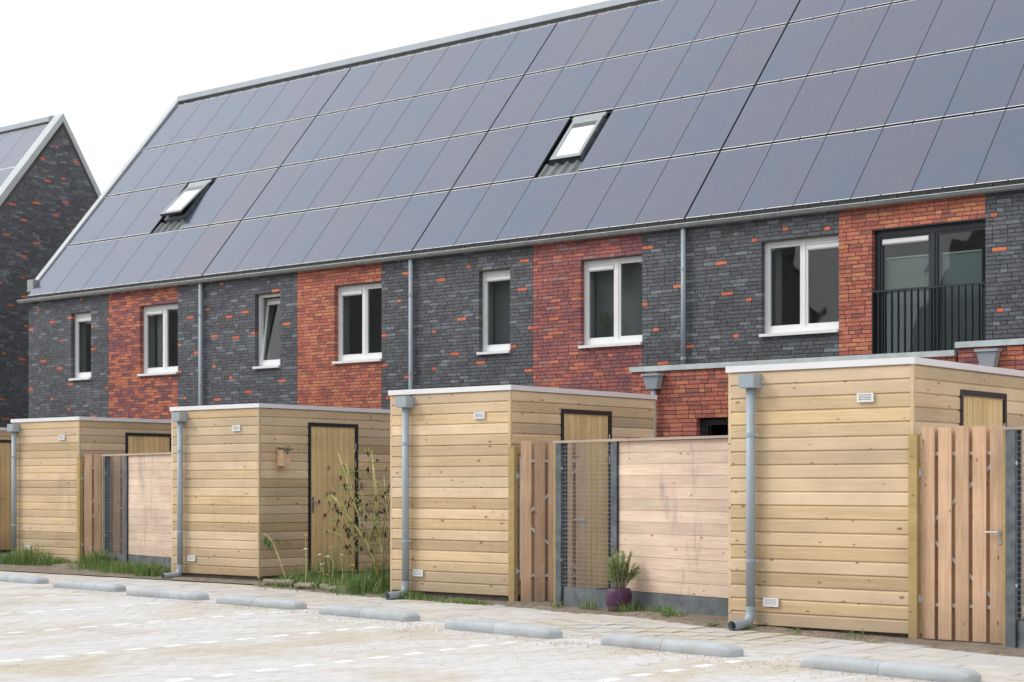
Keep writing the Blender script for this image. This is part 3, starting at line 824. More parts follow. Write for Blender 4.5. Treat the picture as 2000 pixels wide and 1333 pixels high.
def gable_core(x0, x1):
    b = MB(); top = roofpt(0, 4 * rowL + .1, -.2); e = roofpt(0, 0, -.2)
    b.prism([(YF + .01, -.06), (YF + .01, e[2]), (27.2, top[2]), (54.4 - YF, e[2]), (54.4 - YF, -.06)], x0, x1); return b
part('gable_wall', gable_core(BX[0] - .02, BX[0] + .0005), 'mortar', H1)
part('gable_wall', gable_core(BX[5] + .001, BX[5] + .18), 'mortar', H5)

# neighbouring row: its gable faces the passage
XG = -37.2; YS = 26.82 - 27.2; ZS = .10
N = thing('neighbouring_house', 'dark brick gable end of the next row across the passage', 'house', (XG - 3, YF + YS, 0))
def sh(b):
    b.v = [(v[0], (27.2 + (v[1] - 27.2) * (.74 if v[1] > 27.2 else .94)) + YS, v[2] + ZS if v[2] > 1 else v[2]) for v in b.v]; return b
part('gable_wall', sh(gable_core(XG - .3, XG - .006)), 'mortar', N)
b = MB(); b.box(XG - 11, XG - .3, YF + .05, 31.5, -.06, 5.6); part('wall', sh(b), 'mortar', N)
b = MB(); e0 = roofpt(0, 0, -.14); e1 = roofpt(0, 4 * rowL + .14, -.14)
b.prism([(e0[1], e0[2]), (e1[1], e1[2]), (54.4 - e0[1], e0[2]), (54.4 - e0[1], e0[2] - .1), (27.2, e1[2] - .15), (e0[1], e0[2] - .1)], XG - 11, XG - .31)
nrf = part('roof', sh(b), 'darkroof', N)
b = MB(); A = roofpt(0, -.3, .0); B_ = roofpt(0, 4 * rowL + .30, .0); a2 = roofpt(0, -.3, -.20); c2 = roofpt(0, 4 * rowL + .2, -.20)
b.prism([(A[1], A[2]), (27.2, B_[2] + .03), (54.4 - A[1], A[2]), (54.4 - a2[1], a2[2]), (27.2, c2[2] + .02), (a2[1], a2[2])], XG - .34, XG + .012)
part('verge', sh(b), 'verge', N)
b = MB(); p1 = roofpt(0, 4 * rowL + .20, .10)
b.prism([(p1[1] - .05, p1[2] - .13), (p1[1] - .05, p1[2] - .005), (p1[1] + .1, p1[2] + .045), (p1[1] + .35, p1[2] - .03), (p1[1] + .35, p1[2] - .2)], XG - 11, XG - .43)
part('ridge_cap', sh(b), 'ridge', nrf)
for r_ in range(4):
    for c_ in range(6):
        p = roofpt(XG - .37 - (c_ + .5) * .98, r_ * rowL + .026); link('solar_panel', panel_mesh(.98), nrf, (p[0], 27.2 + (p[1] - 27.2) * .94 + YS, p[2] + ZS), (math.atan(math.tan(sl) / .94), 0, 0))
def gclip(z, zt):
    h = min(gable_prof(z - ZS), gable_prof(zt - ZS)); return 27.2 + YS - h * .94, 27.2 + YS + h * .74
gb = lay([(YF + YS, 31.4, 'dark')], [], -.05, 10.7, gclip)
put_bricks(N, [(gb, lambda s, z: (XG, s, z), 'side')])

# ---------------------------------------------------------------- timber sheds
SHT = 2.555; PITCH = (SHT - .06) / 19
def plank_mesh(L, h=PITCH):
    b = MB(); b.prism([(-.021, .006), (-.021, h - .022), (-.006, h - .003), (-.004, h + .012), (.0, h + .012), (.0, .0), (-.005, .0), (-.006, .005)][::-1], 0, L); return b.mesh('plank', 'clad')
pl_cache = {}
def plank(L):
    k = round(L, 3)
    if k not in pl_cache: pl_cache[k] = plank_mesh(k)
    return pl_cache[k]
def vent_mesh():
    b = MB()
    for q in ((-.085, -.066, 0, .085), (.066, .085, 0, .085), (-.066, .066, 0, .012), (-.066, .066, .073, .085)): b.box(q[0], q[1], -.026, -.012, q[2], q[3])
    for k in range(4): b.prism([(-.027, .014 + k * .0155), (-.017, .023 + k * .0155), (-.015, .022 + k * .0155), (-.025, .013 + k * .0155)], -.066, .066)
    b.mi = 1; b.box(-.066, .066, -.0145, -.012, .012, .073)
    return b.mesh('vent', ['whiteframe', 'steel'])
vent_me = vent_mesh()
def shed(X, Y, z, label, group='timber garden sheds', pipe_off=-1.70):
    """X, Y: near right corner of the front"""
    T = thing('garden_shed', label, 'shed', (X - 1, Y + 1.5, z), group); w_, dp = 2.0, 3.06
    b = MB(); b.box(X - w_ + .02, X - .02, Y + .02, Y + dp - .02, z, z + SHT - .07); part('core', b, 'black', T)
    b = MB(); b.box(X - w_ + .05, X - .05, Y + .05, Y + dp - .05, z - .25, z - .002); part('plinth', b, 'plinth', T)
    cp = .032
    for k in range(19):
        zz = z + k * PITCH
        link('plank', plank(w_ - 2 * cp), T, (X - w_ + cp, Y + .02, zz))
    d0, d1, dt = .99, 2.06, 2.30                          # door opening along the side, head height
    for k in range(19):
        zz = z + k * PITCH; rot = (0, 0, math.pi / 2)
        if zz + PITCH * .6 < z + dt:
            link('plank', plank(d0 - cp), T, (X - .02, Y + cp, zz), rot); link('plank', plank(dp - cp - d1), T, (X - .02, Y + d1, zz), rot)
        else: link('plank', plank(dp - 2 * cp), T, (X - .02, Y + cp, zz), rot)
    for (a, c) in ((X - cp, Y), (X - w_, Y), (X - cp, Y + dp - cp)):
        b = MB(); b.box(a, a + cp, c, c + cp, z - .02, z + SHT - .06); part('corner_post', b, 'clad', T)
    b = MB(); b.box(X - w_ - .02, X + .02, Y - .02, Y + .005, z + SHT - .062, z + SHT); part('roof_trim', b, 'alutrim', T)
    b = MB(); b.box(X - .005, X + .0195, Y + .006, Y + dp + .02, z + SHT - .062, z + SHT - .001); part('roof_trim', b, 'alutrim', T)
    b = MB(); b.box(X - w_, X - .006, Y + .006, Y + dp, z + SHT - .05, z + SHT - .03); part('roof', b, 'darkroof', T)
    # door
    fx0, fx1 = X - .03, X + .012; b = MB()
    b.box(fx0, fx1, Y + d0, Y + d0 + .055, z - .02, z + dt); b.box(fx0, fx1, Y + d1 - .055, Y + d1, z - .02, z + dt); b.box(fx0, fx1 - .001, Y + d0 + .055, Y + d1 - .055, z + dt - .055, z + dt)
    part('door_frame', b, 'anthracite', T)
    b = MB(); b.box(X - .04, X - .022, Y + d0 + .056, Y + d1 - .056, z + .01, z + dt - .057); door = part('door', b, 'black', T)
    nP = 8; wP = (d1 - d0 - .12) / nP
    if 'dp' not in pl_cache:
        b = MB(); b.box(.002, dt - .075, -.010, .006, .004, wP - .004); b.v = [(v[0], v[1], v[2]) for v in b.v]; pl_cache['dp'] = b.mesh('door_plank', 'doorwood')
    for k in range(nP):
        link('door_plank', pl_cache['dp'], door, (X - .016, Y + d0 + .06 + (k + 1) * wP, z + .012), (math.pi / 2, -math.pi / 2, 0) if False else None).rotation_euler = Matrix(((0, -1, 0), (0, 0, -1), (1, 0, 0))).to_euler()
    b = MB(); yh = Y + d0 + .105; b.box(X - .006, X + .004, yh - .02, yh + .02, z + .93, z + 1.17); b.tube([(X + .004, yh, z + 1.09), (X + .05, yh, z + 1.09), (X + .055, yh + .13, z + 1.09)], .009, 8)
    part('door_handle', b, 'handle', door)
    for hz in (1.9, 1.62, .3):
        b = MB(); b.tube([(X + .014, Y + d1 - .062, z + hz), (X + .014, Y + d1 - .062, z + hz + .1)], .009, 8); part('hinge', b, 'handle', door)
    link('vent', vent_me, T, (X - .48, Y - .001, z + 2.155)); link('vent', vent_me, T, (X - 1.5, Y - .001, z + .19))
    # rainwater pipe
    px0 = X + pipe_off; py0 = Y - .075; gg = gz(px0, Y - .3) + .052
    b = MB(); b.tube([(px0, py0, gg + .13), (px0, py0, z + 2.34)], .046, 16); dpp = part('downpipe', b, 'pipe', T, True)
    b = MB(); b.prism([(Y - .16, z + 2.325), (Y - .165, z + 2.33), (Y - .165, z + 2.46), (Y - .002, z + 2.462), (Y - .002, z + 2.325)], px0 - .085, px0 + .085); part('rain_hopper', b, 'pipe', dpp)
    b = MB(); pts = [(px0, py0, gg + .17)] + [(px0, py0 - .11 * (1 - math.cos(a)), gg + .11 - .11 * math.sin(a)) for a in [R(q) for q in (0, 22, 45, 67, 90)]] + [(px0 - .01, py0 - .33, gg - .006)]
    b.tube(pts, .049, 16, False); inn = MB(); inn.tube(pts[-2:], .043, 16, False); kk = len(b.v); b.v += inn.v; b.f += [tuple(kk + j for j in f) for f in inn.f]; b.c += inn.c; b.m += inn.m
    part('outlet_elbow', b, 'pipe', dpp, True)
    for zc in (.62, 1.85):
        b = MB(); b.tube([(px0, py0, z + zc), (px0, py0, z + zc + .035)], .051, 16); b.box(px0 + .045, px0 + .085, py0 - .006, py0 + .012, z + zc + .008, z + zc + .028); b.box(px0 - .008, px0 + .008, py0 + .04, Y - .018, z + zc + .01, z + zc + .026)
        part('pipe_clip', b, 'pipe', dpp)
    return T
SH = [(-30.7, 19.42, .0), (-24.783, 18.207, .005), (-18.867, 17.043, .018), (-13.142, 15.921, .029), (-7.151, 14.491, .0)]
labels = ['timber shed furthest along the row, mostly hidden behind its neighbour', 'timber shed with long grass at its downpipe and a roof weed',
          'timber shed with a bird box on its side and the door in full view', 'timber shed between the flower bed and the ajar gate by the potted shrub', 'timber shed beside the shut plank gate with stone slabs before it']
for (x, y, z), lb, po in zip(SH, labels, (-1.7, -1.83, -1.70, -1.66, -1.695)): shed(x, y, z, lb, pipe_off=po)

# ---------------------------------------------------------------- gates and fences
gp_mesh = None
def gate(x, y, ang, label):
    z0 = gz(x, y); T = thing('garden_gate', label, 'gate', (x, y, z0), 'plank gates beside the sheds')
    T.rotation_euler = (0, 0, 0); leaf_rot = Matrix.Rotation(ang, 4, 'Z')
    def lp(name, mb, m, rotate=True, par=T):
        if rotate: mb.v = [tuple(leaf_rot @ Vector(v)) for v in mb.v]
        return link(name, mb.mesh(name, m), par, (0, 0, 0), None, True)
    def wp(name, x0, wd, yy, hh):
        me = MB(); me.box(0, hh, yy, yy + .019, -wd / 2, wd / 2); me = me.mesh(name, 'gatewood')
        o = link(name, me, T, leaf_rot @ Vector((x0 + wd / 2, 0, .035)), None, True)
        o.rotation_euler = (leaf_rot.to_3x3() @ Matrix(((0, 0, -1), (0, 1, 0), (1, 0, 0)))).to_euler()
    h = 1.935
    for i in range(5): wp('front_plank', .012 + i * .1655, .127, -.045, h + random.uniform(-.006, .006))
    for i in range(4): wp('back_plank', .012 + i * .1655 + .105, .10, .012, h - .02)
    b = MB()
    for zz in (.33, 1.71): b.box(.01, .80, -.024, .010, zz, zz + .032)
    b.box(.0, .022, -.0245, .0105, .30, 1.76); b.box(.785, .807, -.0245, .0105, .30, 1.76)
    for (a, c) in (((.02, 1.02), (.79, 1.72)), ((.02, 1.02), (.79, .34))):
        dx, dz = c[0] - a[0], c[1] - a[1]; L = math.hypot(dx, dz); nx_, nz_ = -dz / L * .016, dx / L * .016; k = len(b.v)
        for yy in (-.022, .008):
            for (px, pz) in ((a[0] + nx_, a[1] + nz_), (c[0] + nx_, c[1] + nz_), (c[0] - nx_, c[1] - nz_), (a[0] - nx_, a[1] - nz_)): b.v.append((px, yy, pz))
        for q in ((0, 1, 2, 3), (7, 6, 5, 4), (0, 4, 5, 1), (1, 5, 6, 2), (2, 6, 7, 3), (3, 7, 4, 0)): b.quad(*[k + j for j in q])
    lp('steel_frame', b, 'steel')
    b = MB(); b.tube([(.765, -.05, 1.02), (.765, -.09, 1.02), (.64, -.095, 1.02)], .010, 10); b.tube([(.765, -.046, 1.02), (.765, -.055, 1.02)], .026, 14); b.tube([(.765, -.046, .935), (.765, -.053, .935)], .025, 14)
    lp('handle', b, 'handle')
    b = MB(); b.box(-.092, -.008, -.10, -.028, -.1, 1.90); lp('hinge_post', b, 'postwood', False)
    for zz in (.38, 1.53):
        b = MB(); b.box(-.012, .03, -.05, -.043, zz, zz + .035); b.tube([(-.004, -.047, zz - .02), (-.004, -.047, zz + .055)], .011, 8); lp('hinge', b, 'steel', False)
    return T
gate(-7.075, 14.52, 0, 'shut plank gate with a steel handle, beside grey stone slabs')
gate(-13.045, 15.98, R(39), 'ajar plank gate by the purple pot, handle seen through wire mesh')
gate(-24.68, 18.24, R(39), 'ajar plank gate between long grass clumps, beside a heap of soil')

def fence(p0, p1, p2, label, shed_end=True):
    A, B_, E_ = (Vector((*p, 0)) for p in (p0, p1, p2)); dr = (E_ - A).normalized(); ang = math.atan2(dr.y, dr.x)
    z0 = -.065; T = thing('garden_fence', label, 'fence', (A.x, A.y, z0), 'board and mesh fences between sheds'); T.rotation_euler = (0, 0, ang)
    L1 = (B_ - A).length; L2 = (E_ - A).length; top = 1.955
    def lp(name, b, m, smooth=False): return link(name, b.mesh(name, m, smooth), T, (0, 0, 0), None, True)
    for x in (0, L1):
        b = MB(); b.prism([(-.05, -.1), (-.05, top - .03), (.05, top - .03), (.05, -.1)], x - .022, x + .022)
        b.box(x - .05, x - .022, -.05, -.034, -.1, top - .03); b.box(x + .022, x + .05, -.05, -.034, -.1, top - .03); b.box(x - .05, x - .022, .034, .05, -.1, top - .03); b.box(x + .022, x + .05, .034, .05, -.1, top - .03)
        lp('post', b, 'postgrey')
    b = MB(); b.box(-.082, -.052, -.05, .03, -.05, top - .035); lp('edge_batten', b, 'postwood')
    b = MB(); b.box(.052, L1 - .052, -.02, .02, -.1, .26); lp('kickboard', b, 'kick'); b = MB(); b.box(L1 + .052, L2, -.02, .02, -.1, .26); lp('kickboard', b, 'kick')
    b = MB(); b.box(-.09, L2, -.055, .055, top - .028, top); lp('cap_board', b, 'capwood')
    b = MB(); rw = .0017
    nv = int((L1 - .1) / .05)
    for i in range(nv + 1):
        x = .052 + i * (L1 - .104) / nv; b.box(x - rw, x + rw, -.032, -.032 + 2 * rw, .27, top - .03)
    zz = .28
    while zz < top - .03: b.box(.052, L1 - .052, -.036, -.036 + 2 * rw, zz - rw, zz + rw); zz += .05
    lp('wire_mesh', b, 'wire')
    for zz in (.55, 1.62):
        b = MB(); b.box(.03, .06, -.045, -.028, zz, zz + .03); lp('mesh_clip', b, 'steel')
    nb = 13; hB = (top - .03 - .265) / nb; Lb = L2 - L1 - .055
    me = MB(); me.prism([(-.014, .001), (-.018, .005), (-.018, hB - .005), (-.014, hB - .001), (.010, hB - .001), (.010, .001)][::-1], 0, Lb); me = me.mesh('board', 'fenceboard')
    for k in range(nb): link('board', me, T, (L1 + .054, random.uniform(-.002, .002), .264 + k * hB), None, True)
    return T
fence((-12.24, 15.764), (-11.27, 15.527), (-9.16, 15.01), 'pinkish board fence with wire mesh panel behind the purple pot')
fence((-24.14, 18.30), (-23.29, 18.095), (-20.88, 17.51), 'pale board fence with wire mesh panel above a grassy strip, beside the bird box shed')
fence((-6.13, 14.36), (-5.15, 14.12), (-3.1, 13.62), 'wire mesh fence with weathered grey post next to the shut gate')

hp = MB(); n_ = 18
for i in range(n_ + 1):
    for j in range(n_ + 1):
        a, c = i / n_ * 2 - 1, j / n_ * 2 - 1; x, y = -24.62 + a * .55, 17.86 + c * .26
        hp.v.append((x, y, gz(x, y) - .02 + .10 * max(0, 1 - a * a - c * c) ** .8 + .035 * mn.noise(Vector((x * 9, y * 9, 3)))))
for i in range(n_):
    for j in range(n_): k = i * (n_ + 1) + j; hp.quad(k, k + n_ + 1, k + n_ + 2, k + 1)
tag(part('soil_heap', hp, 'soil', None, True), 'small heap of dug dark soil before the far ajar gate', 'soil heap')
# slabs before the gates
slab_me = MB().box(-.24, .24, -.17, .17, -.04, .012, 'b').mesh('slab', 'concrete')
def slabs(x, y, n, lab):
    T = thing('stepping_slab', lab, 'slab', (x, y, gz(x, y)))
    for k in range(n): link('slab', slab_me, T, (.49 * k, .002 * k, .0), (0, 0, random.uniform(-.01, .01)), True)
slabs(-7.0, 14.22, 2, 'pair of grey concrete slabs before the shut gate')
slabs(-12.85, 15.72, 1, 'pale concrete slab before the ajar gate by the potted shrub')

# ---------------------------------------------------------------- bird box
bx, by, bz = -18.867, 17.46, 1.655
T = thing('bird_box', 'small wooden bird box hung on the shed side, hole near its top', 'bird box', (bx + .02, by, bz))
b = MB(); b.box(bx + .022, bx + .15, by - .075, by + .075, bz, bz + .24); part('box', b, 'birdwood', T)
b = MB(); b.box(bx + .003, bx + .021, by - .05, by + .05, bz - .02, bz + .30); part('back_board', b, 'birdwood', T)
b = MB(); b.prism([(-.09, 0), (.09, 0), (.09, .012), (-.09, .012)], 0, .19); b.v = [(bx + .021 + v[0], by + v[1], bz + .262 + v[2] - v[0] * .12) for v in b.v]; part('roof', b, 'felt', T)
b = MB(); b.tube([(bx + .149, by + .01, bz + .19), (bx + .152, by + .01, bz + .19)], .016, 14); part('entrance_hole', b, 'black', T)

# ---------------------------------------------------------------- plants
GREENS = [(.13, .24, .06), (.16, .29, .075), (.10, .19, .05), (.22, .32, .10), (.30, .36, .15), (.14, .25, .07), (.38, .36, .2)]
def grass(name, label, pts, n, hmin, hmax, spread, cols=GREENS, kind='stuff'):
    b = MB()
    for q in range(n):
        cx0, cy0, sx, sy, hs_ = random.choice(pts)
        x = random.gauss(cx0, sx); y = random.gauss(cy0, sy); z = gz(x, y) + .0
        h = random.uniform(hmin, hmax) * hs_ * math.exp(-((x - cx0) / (sx * 2.4)) ** 2); a = random.uniform(0, 6.283); ln = random.uniform(.1, .9) * spread * h
        dx, dy = math.cos(a), math.sin(a); w_ = random.uniform(.0028, .0075); sxx, syy = -dy * w_, dx * w_
        b.col = random.choice(cols)
        p1 = (x + dx * ln * .35, y + dy * ln * .35, z + h * .6); p2 = (x + dx * ln, y + dy * ln, z + h * random.uniform(.75, 1))
        b.poly((x - sxx, y - syy, z - .02), (x + sxx, y + syy, z - .02), (p1[0] + sxx * .8, p1[1] + syy * .8, p1[2]), (p1[0] - sxx * .8, p1[1] - syy * .8, p1[2]))
        b.tri((p1[0] - sxx * .8, p1[1] - syy * .8, p1[2]), (p1[0] + sxx * .8, p1[1] + syy * .8, p1[2]), p2)
    o = part(name, b, 'leaf', None); tag(o, label, 'grass', kind=kind); return o
grass('grass_clump', 'long green grass clump at the foot of the far shed downpipe', [(-25.85, 17.92, .42, .10, 1.0), (-26.5, 17.95, .3, .08, .6), (-25.0, 17.95, .25, .08, .5)], 2600, .10, .46, .7)
grass('grass_strip', 'green grass strip under the pale fence beside the bird box shed', [(-23.9, 17.95, .18, .12, 1.2), (-23.2, 17.7, .45, .12, .7), (-22.1, 17.3, .5, .12, .8), (-21.3, 17.05, .2, .1, .8)], 3600, .08, .36, .7)
grass('flower_bed_grass', 'rough grass and weeds of the flower bed between two sheds', [(-17.6, 16.75, .35, .18, .7), (-16.9, 16.6, .4, .2, .8), (-16.3, 16.4, .35, .2, .9), (-15.8, 16.15, .2, .15, 1.0), (-18.0, 17.1, .2, .15, .8), (-16.6, 17.3, .6, .3, 1.0)], 5200, .08, .34, .8)
grass('weeds_by_shed', 'thin tufts of grass along the foot of the shed by the ajar gate', [(-14.7, 15.78, .22, .06, .8), (-13.6, 15.6, .2, .05, .5), (-14.2, 15.75, .3, .06, .4)], 700, .06, .22, .8)
grass('weeds_by_fence', 'sparse grass tufts in the soil round the purple pot', [(-11.45, 15.25, .05, .04, 1.0), (-10.85, 15.12, .06, .04, .9), (-10.45, 15.12, .12, .06, .7), (-10.15, 14.92, .06, .05, .8), (-12.1, 15.5, .05, .04, .5), (-10.9, 15.3, .2, .05, .8)], 420, .07, .24, .9, GREENS[3:5] + GREENS[:2])
grass('seedlings_by_shed', 'tiny green seedlings in bare soil under the shed by the slabs', [(-8.9, 14.3, .1, .05, .7), (-8.2, 14.3, .15, .05, .6), (-7.6, 14.25, .12, .05, .8)], 90, .04, .16, .9)

def leaf_at(b, p, d, L, wd, col, droop=.3):
    d = Vector(d).normalized(); p = Vector(p); s_ = d.cross(Vector((0, 0, 1)))
    s_ = s_.normalized() * wd if s_.length > .01 else Vector((wd, 0, 0)); b.col = col
    m_ = p + d * L * .5 + Vector((0, 0, -droop * L * .15)); e = p + d * L + Vector((0, 0, -droop * L * .6))
    b.poly(p, m_ + s_, e, m_ - s_)
def weed(name, label, x, y, n, r_, h, cols, cat='plant', group=None, z=None):
    z = gz(x, y) if z is None else z; b = MB()
    for q in range(n):
        a = random.uniform(0, 6.283); rr = r_ * math.sqrt(random.random()); zz = z + h * random.random()
        leaf_at(b, (x + rr * math.cos(a) * .6, y + rr * math.sin(a) * .6, zz), (math.cos(a), math.sin(a), random.uniform(-.1, .6)), random.uniform(.03, .07), random.uniform(.009, .018), random.choice(cols))
    return tag(part(name, b, 'leaf', None), label, cat, group)
weed('leafy_weed', 'low leafy green weed in the soil where the fence meets the shed', -9.95, 14.72, 160, .17, .09, GREENS[1:5])
weed('leafy_weed', 'small leafy weed beside the pipe outlet at the near shed', -9.2, 14.32, 50, .10, .05, GREENS[3:5])
weed('roof_weed', 'small yellow green weed growing on the shed roof edge', -24.75, 20.4, 40, .10, .16, [(.25, .30, .06), (.18, .26, .05)], z=2.56)

# flower bed: tall withering plant, sprig, flowers, logs
def W3(px, py, d):
    uu = (px - 1000) / 3337; return Vector((d * (FX + uu * FY), d * (FY - uu * FX), EYE + (945 - py) / 3337 * d))
T = thing('withered_sunflower', 'tall withering plant with yellow stalks and black drooping leaves before the shed door', 'plant', (-15.62, 16.45, gz(-15.6, 16.4)))
D0 = 22.9
ST = [([(747, 1156), (731, 1096), (718, 1062), (689, 1020), (668, 988), (647, 967)], .017, 0), ([(753, 1155), (747, 1083), (742, 1043), (738, 978), (728, 899)], .011, .2), ([(719, 1062), (731, 1014), (734, 980)], .008, -.1),
      ([(718, 1060), (694, 988), (681, 949), (673, 920), (660, 886)], .009, .3), ([(744, 1051), (763, 962), (777, 917)], .007, -.2), ([(728, 1090), (684, 1067), (668, 1046), (637, 1035)], .007, -.3), ([(747, 1083), (755, 1000), (750, 930)], .007, .4), ([(733, 1100), (714, 1010), (706, 960)], .006, .15), ([(745, 1060), (730, 940), (726, 880)], .006, .5), ([(740, 1120), (700, 1010), (676, 905)], .006, .2), ([(728, 1095), (672, 1010), (648, 950)], .006, -.2), ([(750, 1110), (766, 1000), (770, 940)], .006, .1), ([(715, 1060), (664, 1040), (652, 1020)], .005, -.1)]
tips = []
for pts, r_, dd in ST:
    n = len(pts); pp = [W3(a, c, D0 + dd * k / (n - 1)) for k, (a, c) in enumerate(pts)]
    b = MB(); b.tube(pp, [1.3 * r_ * (1 - .6 * k / (n - 1)) for k in range(n)], 8); part('stalk', b, 'sticks', T, True)
    for k in range(n - 1):
        for q in range(6 if k else 2): tips.append(pp[k].lerp(pp[k + 1], random.random()))
bd = MB(); bl = MB(); n = 0
for p in tips + tips[::2]:
    if p.z < .55: continue
    q = p + Vector((random.gauss(0, .09), random.gauss(0, .11), random.gauss(0, .06)))
    if random.random() < .38:
        for k in range(2): leaf_at(bd, q, (random.gauss(0, 1), random.gauss(0, 1), -1.2), random.uniform(.04, .08), random.uniform(.010, .018), random.choice([(.05, .038, .03), (.09, .065, .045)]), 1.2)
    else:
        for k in range(4): leaf_at(bl, q + Vector((random.gauss(0, .03), random.gauss(0, .03), random.gauss(0, .03))), (random.gauss(0, 1), random.gauss(0, 1), random.uniform(-.6, .4)), random.uniform(.04, .085), random.uniform(.009, .020), random.choice([(.42, .42, .10), (.27, .35, .10), (.48, .42, .12), (.2, .3, .09)]), .6)
for (a, c) in ((672, 950), (645, 962), (655, 988), (660, 997), (745, 1000), (752, 958), (735, 975), (640, 965), (667, 1000)):
    q = W3(a, c, D0 + random.uniform(-.1, .3)); 
    for k in range(9): leaf_at(bd, q, (random.gauss(0, 1), random.gauss(0, 1), random.gauss(-.3, 1)), random.uniform(.03, .06), .014, (.03, .022, .018), .4)
part('dead_leaves', bd, 'leaf', T); part('live_leaves', bl, 'leaf', T)
T = thing('sunflower_sprig', 'leaning young plant with a few heart-shaped leaves by the bird box shed corner', 'plant', (-17.85, 16.75, gz(-17.85, 16.7)))
pp = [W3(561, 1140, 24.0), W3(548, 1098, 24.05), W3(534, 1062, 24.1), W3(524, 1048, 24.1), W3(514, 1042, 24.1)]
b = MB(); b.tube(pp, [.011, .009, .007, .006, .003], 8); part('stalk', b, 'sticks', T, True)
b = MB()
for a, c, L in ((518, 1046, .13), (528, 1055, .13), (538, 1050, .12), (525, 1062, .12), (512, 1038, .07), (540, 1045, .08), (520, 1052, .1), (535, 1075, .05)):
    leaf_at(b, W3(a, c, 24.08), (random.gauss(0, .5), random.gauss(0, .5), -1), L, L * .33, random.choice([(.07, .17, .06), (.10, .2, .06), (.06, .14, .07)]), .2)
part('leaves', b, 'leaf', T)
def flower(px, py, d, petal, label):
    base = W3(px + random.uniform(-4, 4), 1135, d); base.z = gz(base.x, base.y); tp = W3(px, py, d)
    T = thing('wildflower', label, 'flower', base, 'flowers in the bed between two sheds')
    b = MB(); b.tube([base, base.lerp(tp, .5) + Vector((.02, 0, 0)), tp], [.007, .006, .004], 5); part('stem', b, 'sticks', T)
    b = MB()
    for k in range(9):
        a = k * .7; b.col = (1, 1, 1); leaf_at(b, tp, (math.cos(a), math.sin(a), random.uniform(-.2, .9)), .05, .02, (1, 1, 1), .2)
    b.c = [None] * len(b.c); part('petals', b, petal, T)
    b = MB()
    for k in range(22): leaf_at(b, base.lerp(tp, random.uniform(.1, .9)), (random.gauss(0, 1), random.gauss(0, 1), .5), .06, .008, random.choice(GREENS), .4)
    part('leaves', b, 'leaf', T)
WH, OR = 'white wildflower on a thin stem in the flower bed', 'orange wildflower on a thin stem in the flower bed'
for a, c, q in ((624, 1085, 0), (630, 1102, 0), (640, 1087, 0), (597, 1074, 0), (648, 1069, 0), (624, 1118, 0), (723, 1105, 0), (597, 1047, 1), (689, 1107, 1), (637, 1124, 1), (666, 1084, 0)):
    flower(a, c, 23.6 + random.uniform(-.3, .3), ('petalwhite', 'petalorange')[q], (WH, OR)[q])
def log(p0, p1, r_, label):
    pts = [Vector(p0).lerp(Vector(p1), k / 6) + Vector((0, 0, random.uniform(-.01, .01))) for k in range(7)]; b = MB()
    b.tube(pts, [.72 * r_ * random.uniform(.75, 1.15) for _ in pts], 10)
    b.v = [tuple(Vector(v) + Vector((random.gauss(0, .009), random.gauss(0, .009), random.gauss(0, .009)))) for v in b.v]
    tag(part('edging_log', b, 'bark', None, True), label, 'log')
log((-18.05, 16.42, .0), (-17.45, 16.42, -.01), .075, 'grey edging log at the bird box shed end of the flower bed')
log((-17.2, 16.22, .0), (-16.75, 16.18, -.01), .06, 'grey edging log half buried in the middle of the flower bed')
log((-16.6, 16.14, -.01), (-15.95, 15.98, -.015), .065, 'longer grey edging log below the withering plant')

# potted shrub
pX, pY = -11.02, 15.22; pz = gz(pX, pY)
T = thing('potted_shrub', 'feathery green shrub in a plum glazed pot against the fence', 'potted plant', (pX, pY, pz))
b = MB(); b.lathe([(.02, 0), (.085, .003), (.115, .03), (.137, .09), (.145, .15), (.142, .21), (.130, .262), (.124, .275), (.116, .272), (.118, .235)], 28); b.v = [(v[0] + pX, v[1] + pY, v[2] + pz) for v in b.v]
part('pot', b, 'pot', T, True)
b = MB(); b.poly(*[(pX + .117 * math.cos(k * .4488), pY + .117 * math.sin(k * .4488), pz + .24) for k in range(14)]); part('potting_soil', b, 'soil', T)
bs = MB(); bf = MB()
for k in range(46):
    a = random.uniform(0, 6.283); r0 = random.uniform(0, .08); ln = random.uniform(.0, .13); h = random.uniform(.20, .46)
    if k < 5: a = R(30) + random.uniform(-.3, .3); ln = random.uniform(.16, .24); h = random.uniform(.2, .3)
    jx, jy = random.gauss(0, .02), random.gauss(0, .02)
    p0 = Vector((pX + r0 * math.cos(a), pY + r0 * math.sin(a), pz + .24)); p2 = Vector((pX + (r0 + ln) * math.cos(a), pY + (r0 + ln) * math.sin(a), pz + .24 + h)); p1 = p0.lerp(p2, .5) + Vector((jx, jy, .03))
    bs.tube([p0, p1, p2], [.004, .003, .0015], 5)
    for q in range(190):
        t = random.uniform(.3, 1.0); p = p0.lerp(p1, t * 2) if t < .5 else p1.lerp(p2, t * 2 - 1)
        leaf_at(bf, p + Vector((random.gauss(0, .008), random.gauss(0, .008), random.gauss(0, .008))), (random.gauss(0, 1), random.gauss(0, 1), random.uniform(.2, 2)), random.uniform(.014, .03), .0036, random.choice([(.38, .46, .2), (.31, .41, .17), (.44, .5, .26), (.26, .34, .15)]), 0)
part('stems', bs, 'bark', T); part('foliage', bf, 'leaf', T)
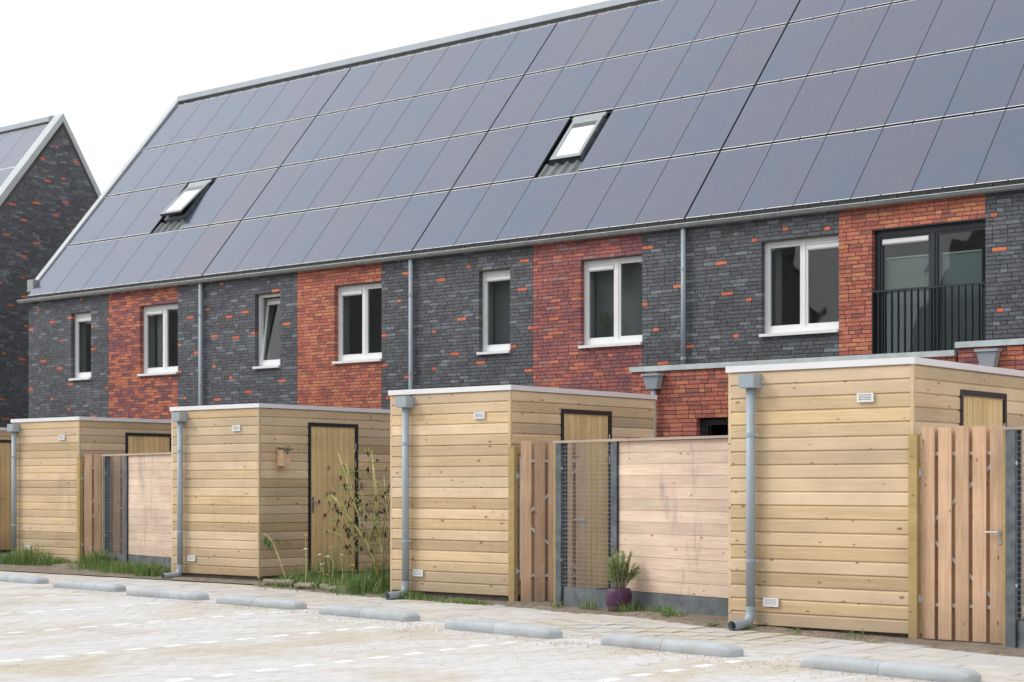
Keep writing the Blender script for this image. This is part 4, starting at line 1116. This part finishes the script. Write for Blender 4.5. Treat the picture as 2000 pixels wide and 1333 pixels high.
# house plant behind the glass
hx, hy, hz = -16.98, 23.12, 3.72
T = thing('house_plant', 'green house plant standing inside the plum brick house window', 'plant', (hx, hy, hz))
b = MB(); b.lathe([(.03, 0), (.05, 0), (.065, .1), (.06, .1)], 14); b.v = [(v[0] + hx, v[1] + hy, v[2] + hz) for v in b.v]; part('pot', b, 'kick', T, True)
b = MB()
for k in range(60):
    a = random.uniform(0, 6.3); leaf_at(b, (hx + random.gauss(0, .07), hy + random.gauss(0, .03), hz + .12 + random.random() * .4), (math.cos(a), math.sin(a), .5), .11, .026, random.choice([(.2, .34, .06), (.15, .27, .05), (.28, .4, .1)]), .5)
part('leaves', b, 'leaf', T)
b = MB(); b.box(-17.3, -16.0, YF + .2, YF + .45, 3.69, 3.72); part('window_board', b, 'lining', H3)

# ---------------------------------------------------------------- houses across the car park (seen mirrored in the panes)
def opposite(x0, x1, zr, label):
    T = thing('opposite_house', label, 'house', ((x0 + x1) / 2, -14, 0), 'houses across the car park')
    b = MB(); b.box(x0, x1, -22, -13.5, -.1, 6.0, 'b'); b.prism([(-13.5, 6.0), (-17.75, zr - .25), (-22, 6.0)], x0, x0 + .3); b.prism([(-13.5, 6.0), (-17.75, zr - .25), (-22, 6.0)], x1 - .3, x1); part('wall', b, 'darkwall', T)
    b = MB(); b.prism([(-13.1, 5.9), (-17.75, zr), (-22.4, 5.9), (-22.4, 5.65), (-17.75, zr - .24), (-13.1, 5.65)], x0 - .1, x1 + .1); part('roof', b, 'slate', T)
    x = x0 + 1.0
    while x < x1 - 1.6:
        for z in (.9, 3.6):
            b = MB(); b.box(x, x + 1.2, -13.52, -13.46, z, z + 1.4); wn = part('window', b, 'whiteframe', T)
            b = MB(); b.box(x + .08, x + 1.12, -13.46, -13.44, z + .08, z + 1.32); part('pane', b, 'anthracite', wn)
        x += 2.7
plain('slate', (.10, .105, .11), .7, 0, 3, .3)
plain('darkwall', (.26, .23, .21), .9, 0, 5, .3)
opposite(-29.6, 12, 11.3, 'dark brick house row across the car park behind the nearest bays')
opposite(-64, -37.1, 11.6, 'dark brick house row across the car park, middle block')
opposite(-112, -72, 11.3, 'dark brick house row across the car park, far block')

grass('tall_bed_weeds', 'tall thin weeds with seed heads rising by the shed door', [(-17.55, 17.15, .12, .1, 1.0), (-16.6, 16.9, .3, .15, .6), (-15.9, 16.5, .15, .12, .9)], 420, .25, .70, .35, [(.2, .27, .09), (.27, .3, .13), (.14, .22, .07)])

for k_, (wx, wy, wl) in enumerate(((-17.75, 16.95, 'bushy green weed at the bird box shed end of the flower bed'), (-16.95, 16.7, 'leafy weed in the middle of the flower bed under the white flowers'), (-16.15, 16.45, 'leafy weed at the foot of the withering plant'), (-17.35, 17.35, 'tall leafy weed against the shed side by the door frame'))):
    weed('leafy_weed', wl, wx, wy, 260, .26, .30 if k_ != 3 else .55, [(.13, .24, .07), (.18, .29, .09), (.10, .19, .06), (.28, .32, .12)])
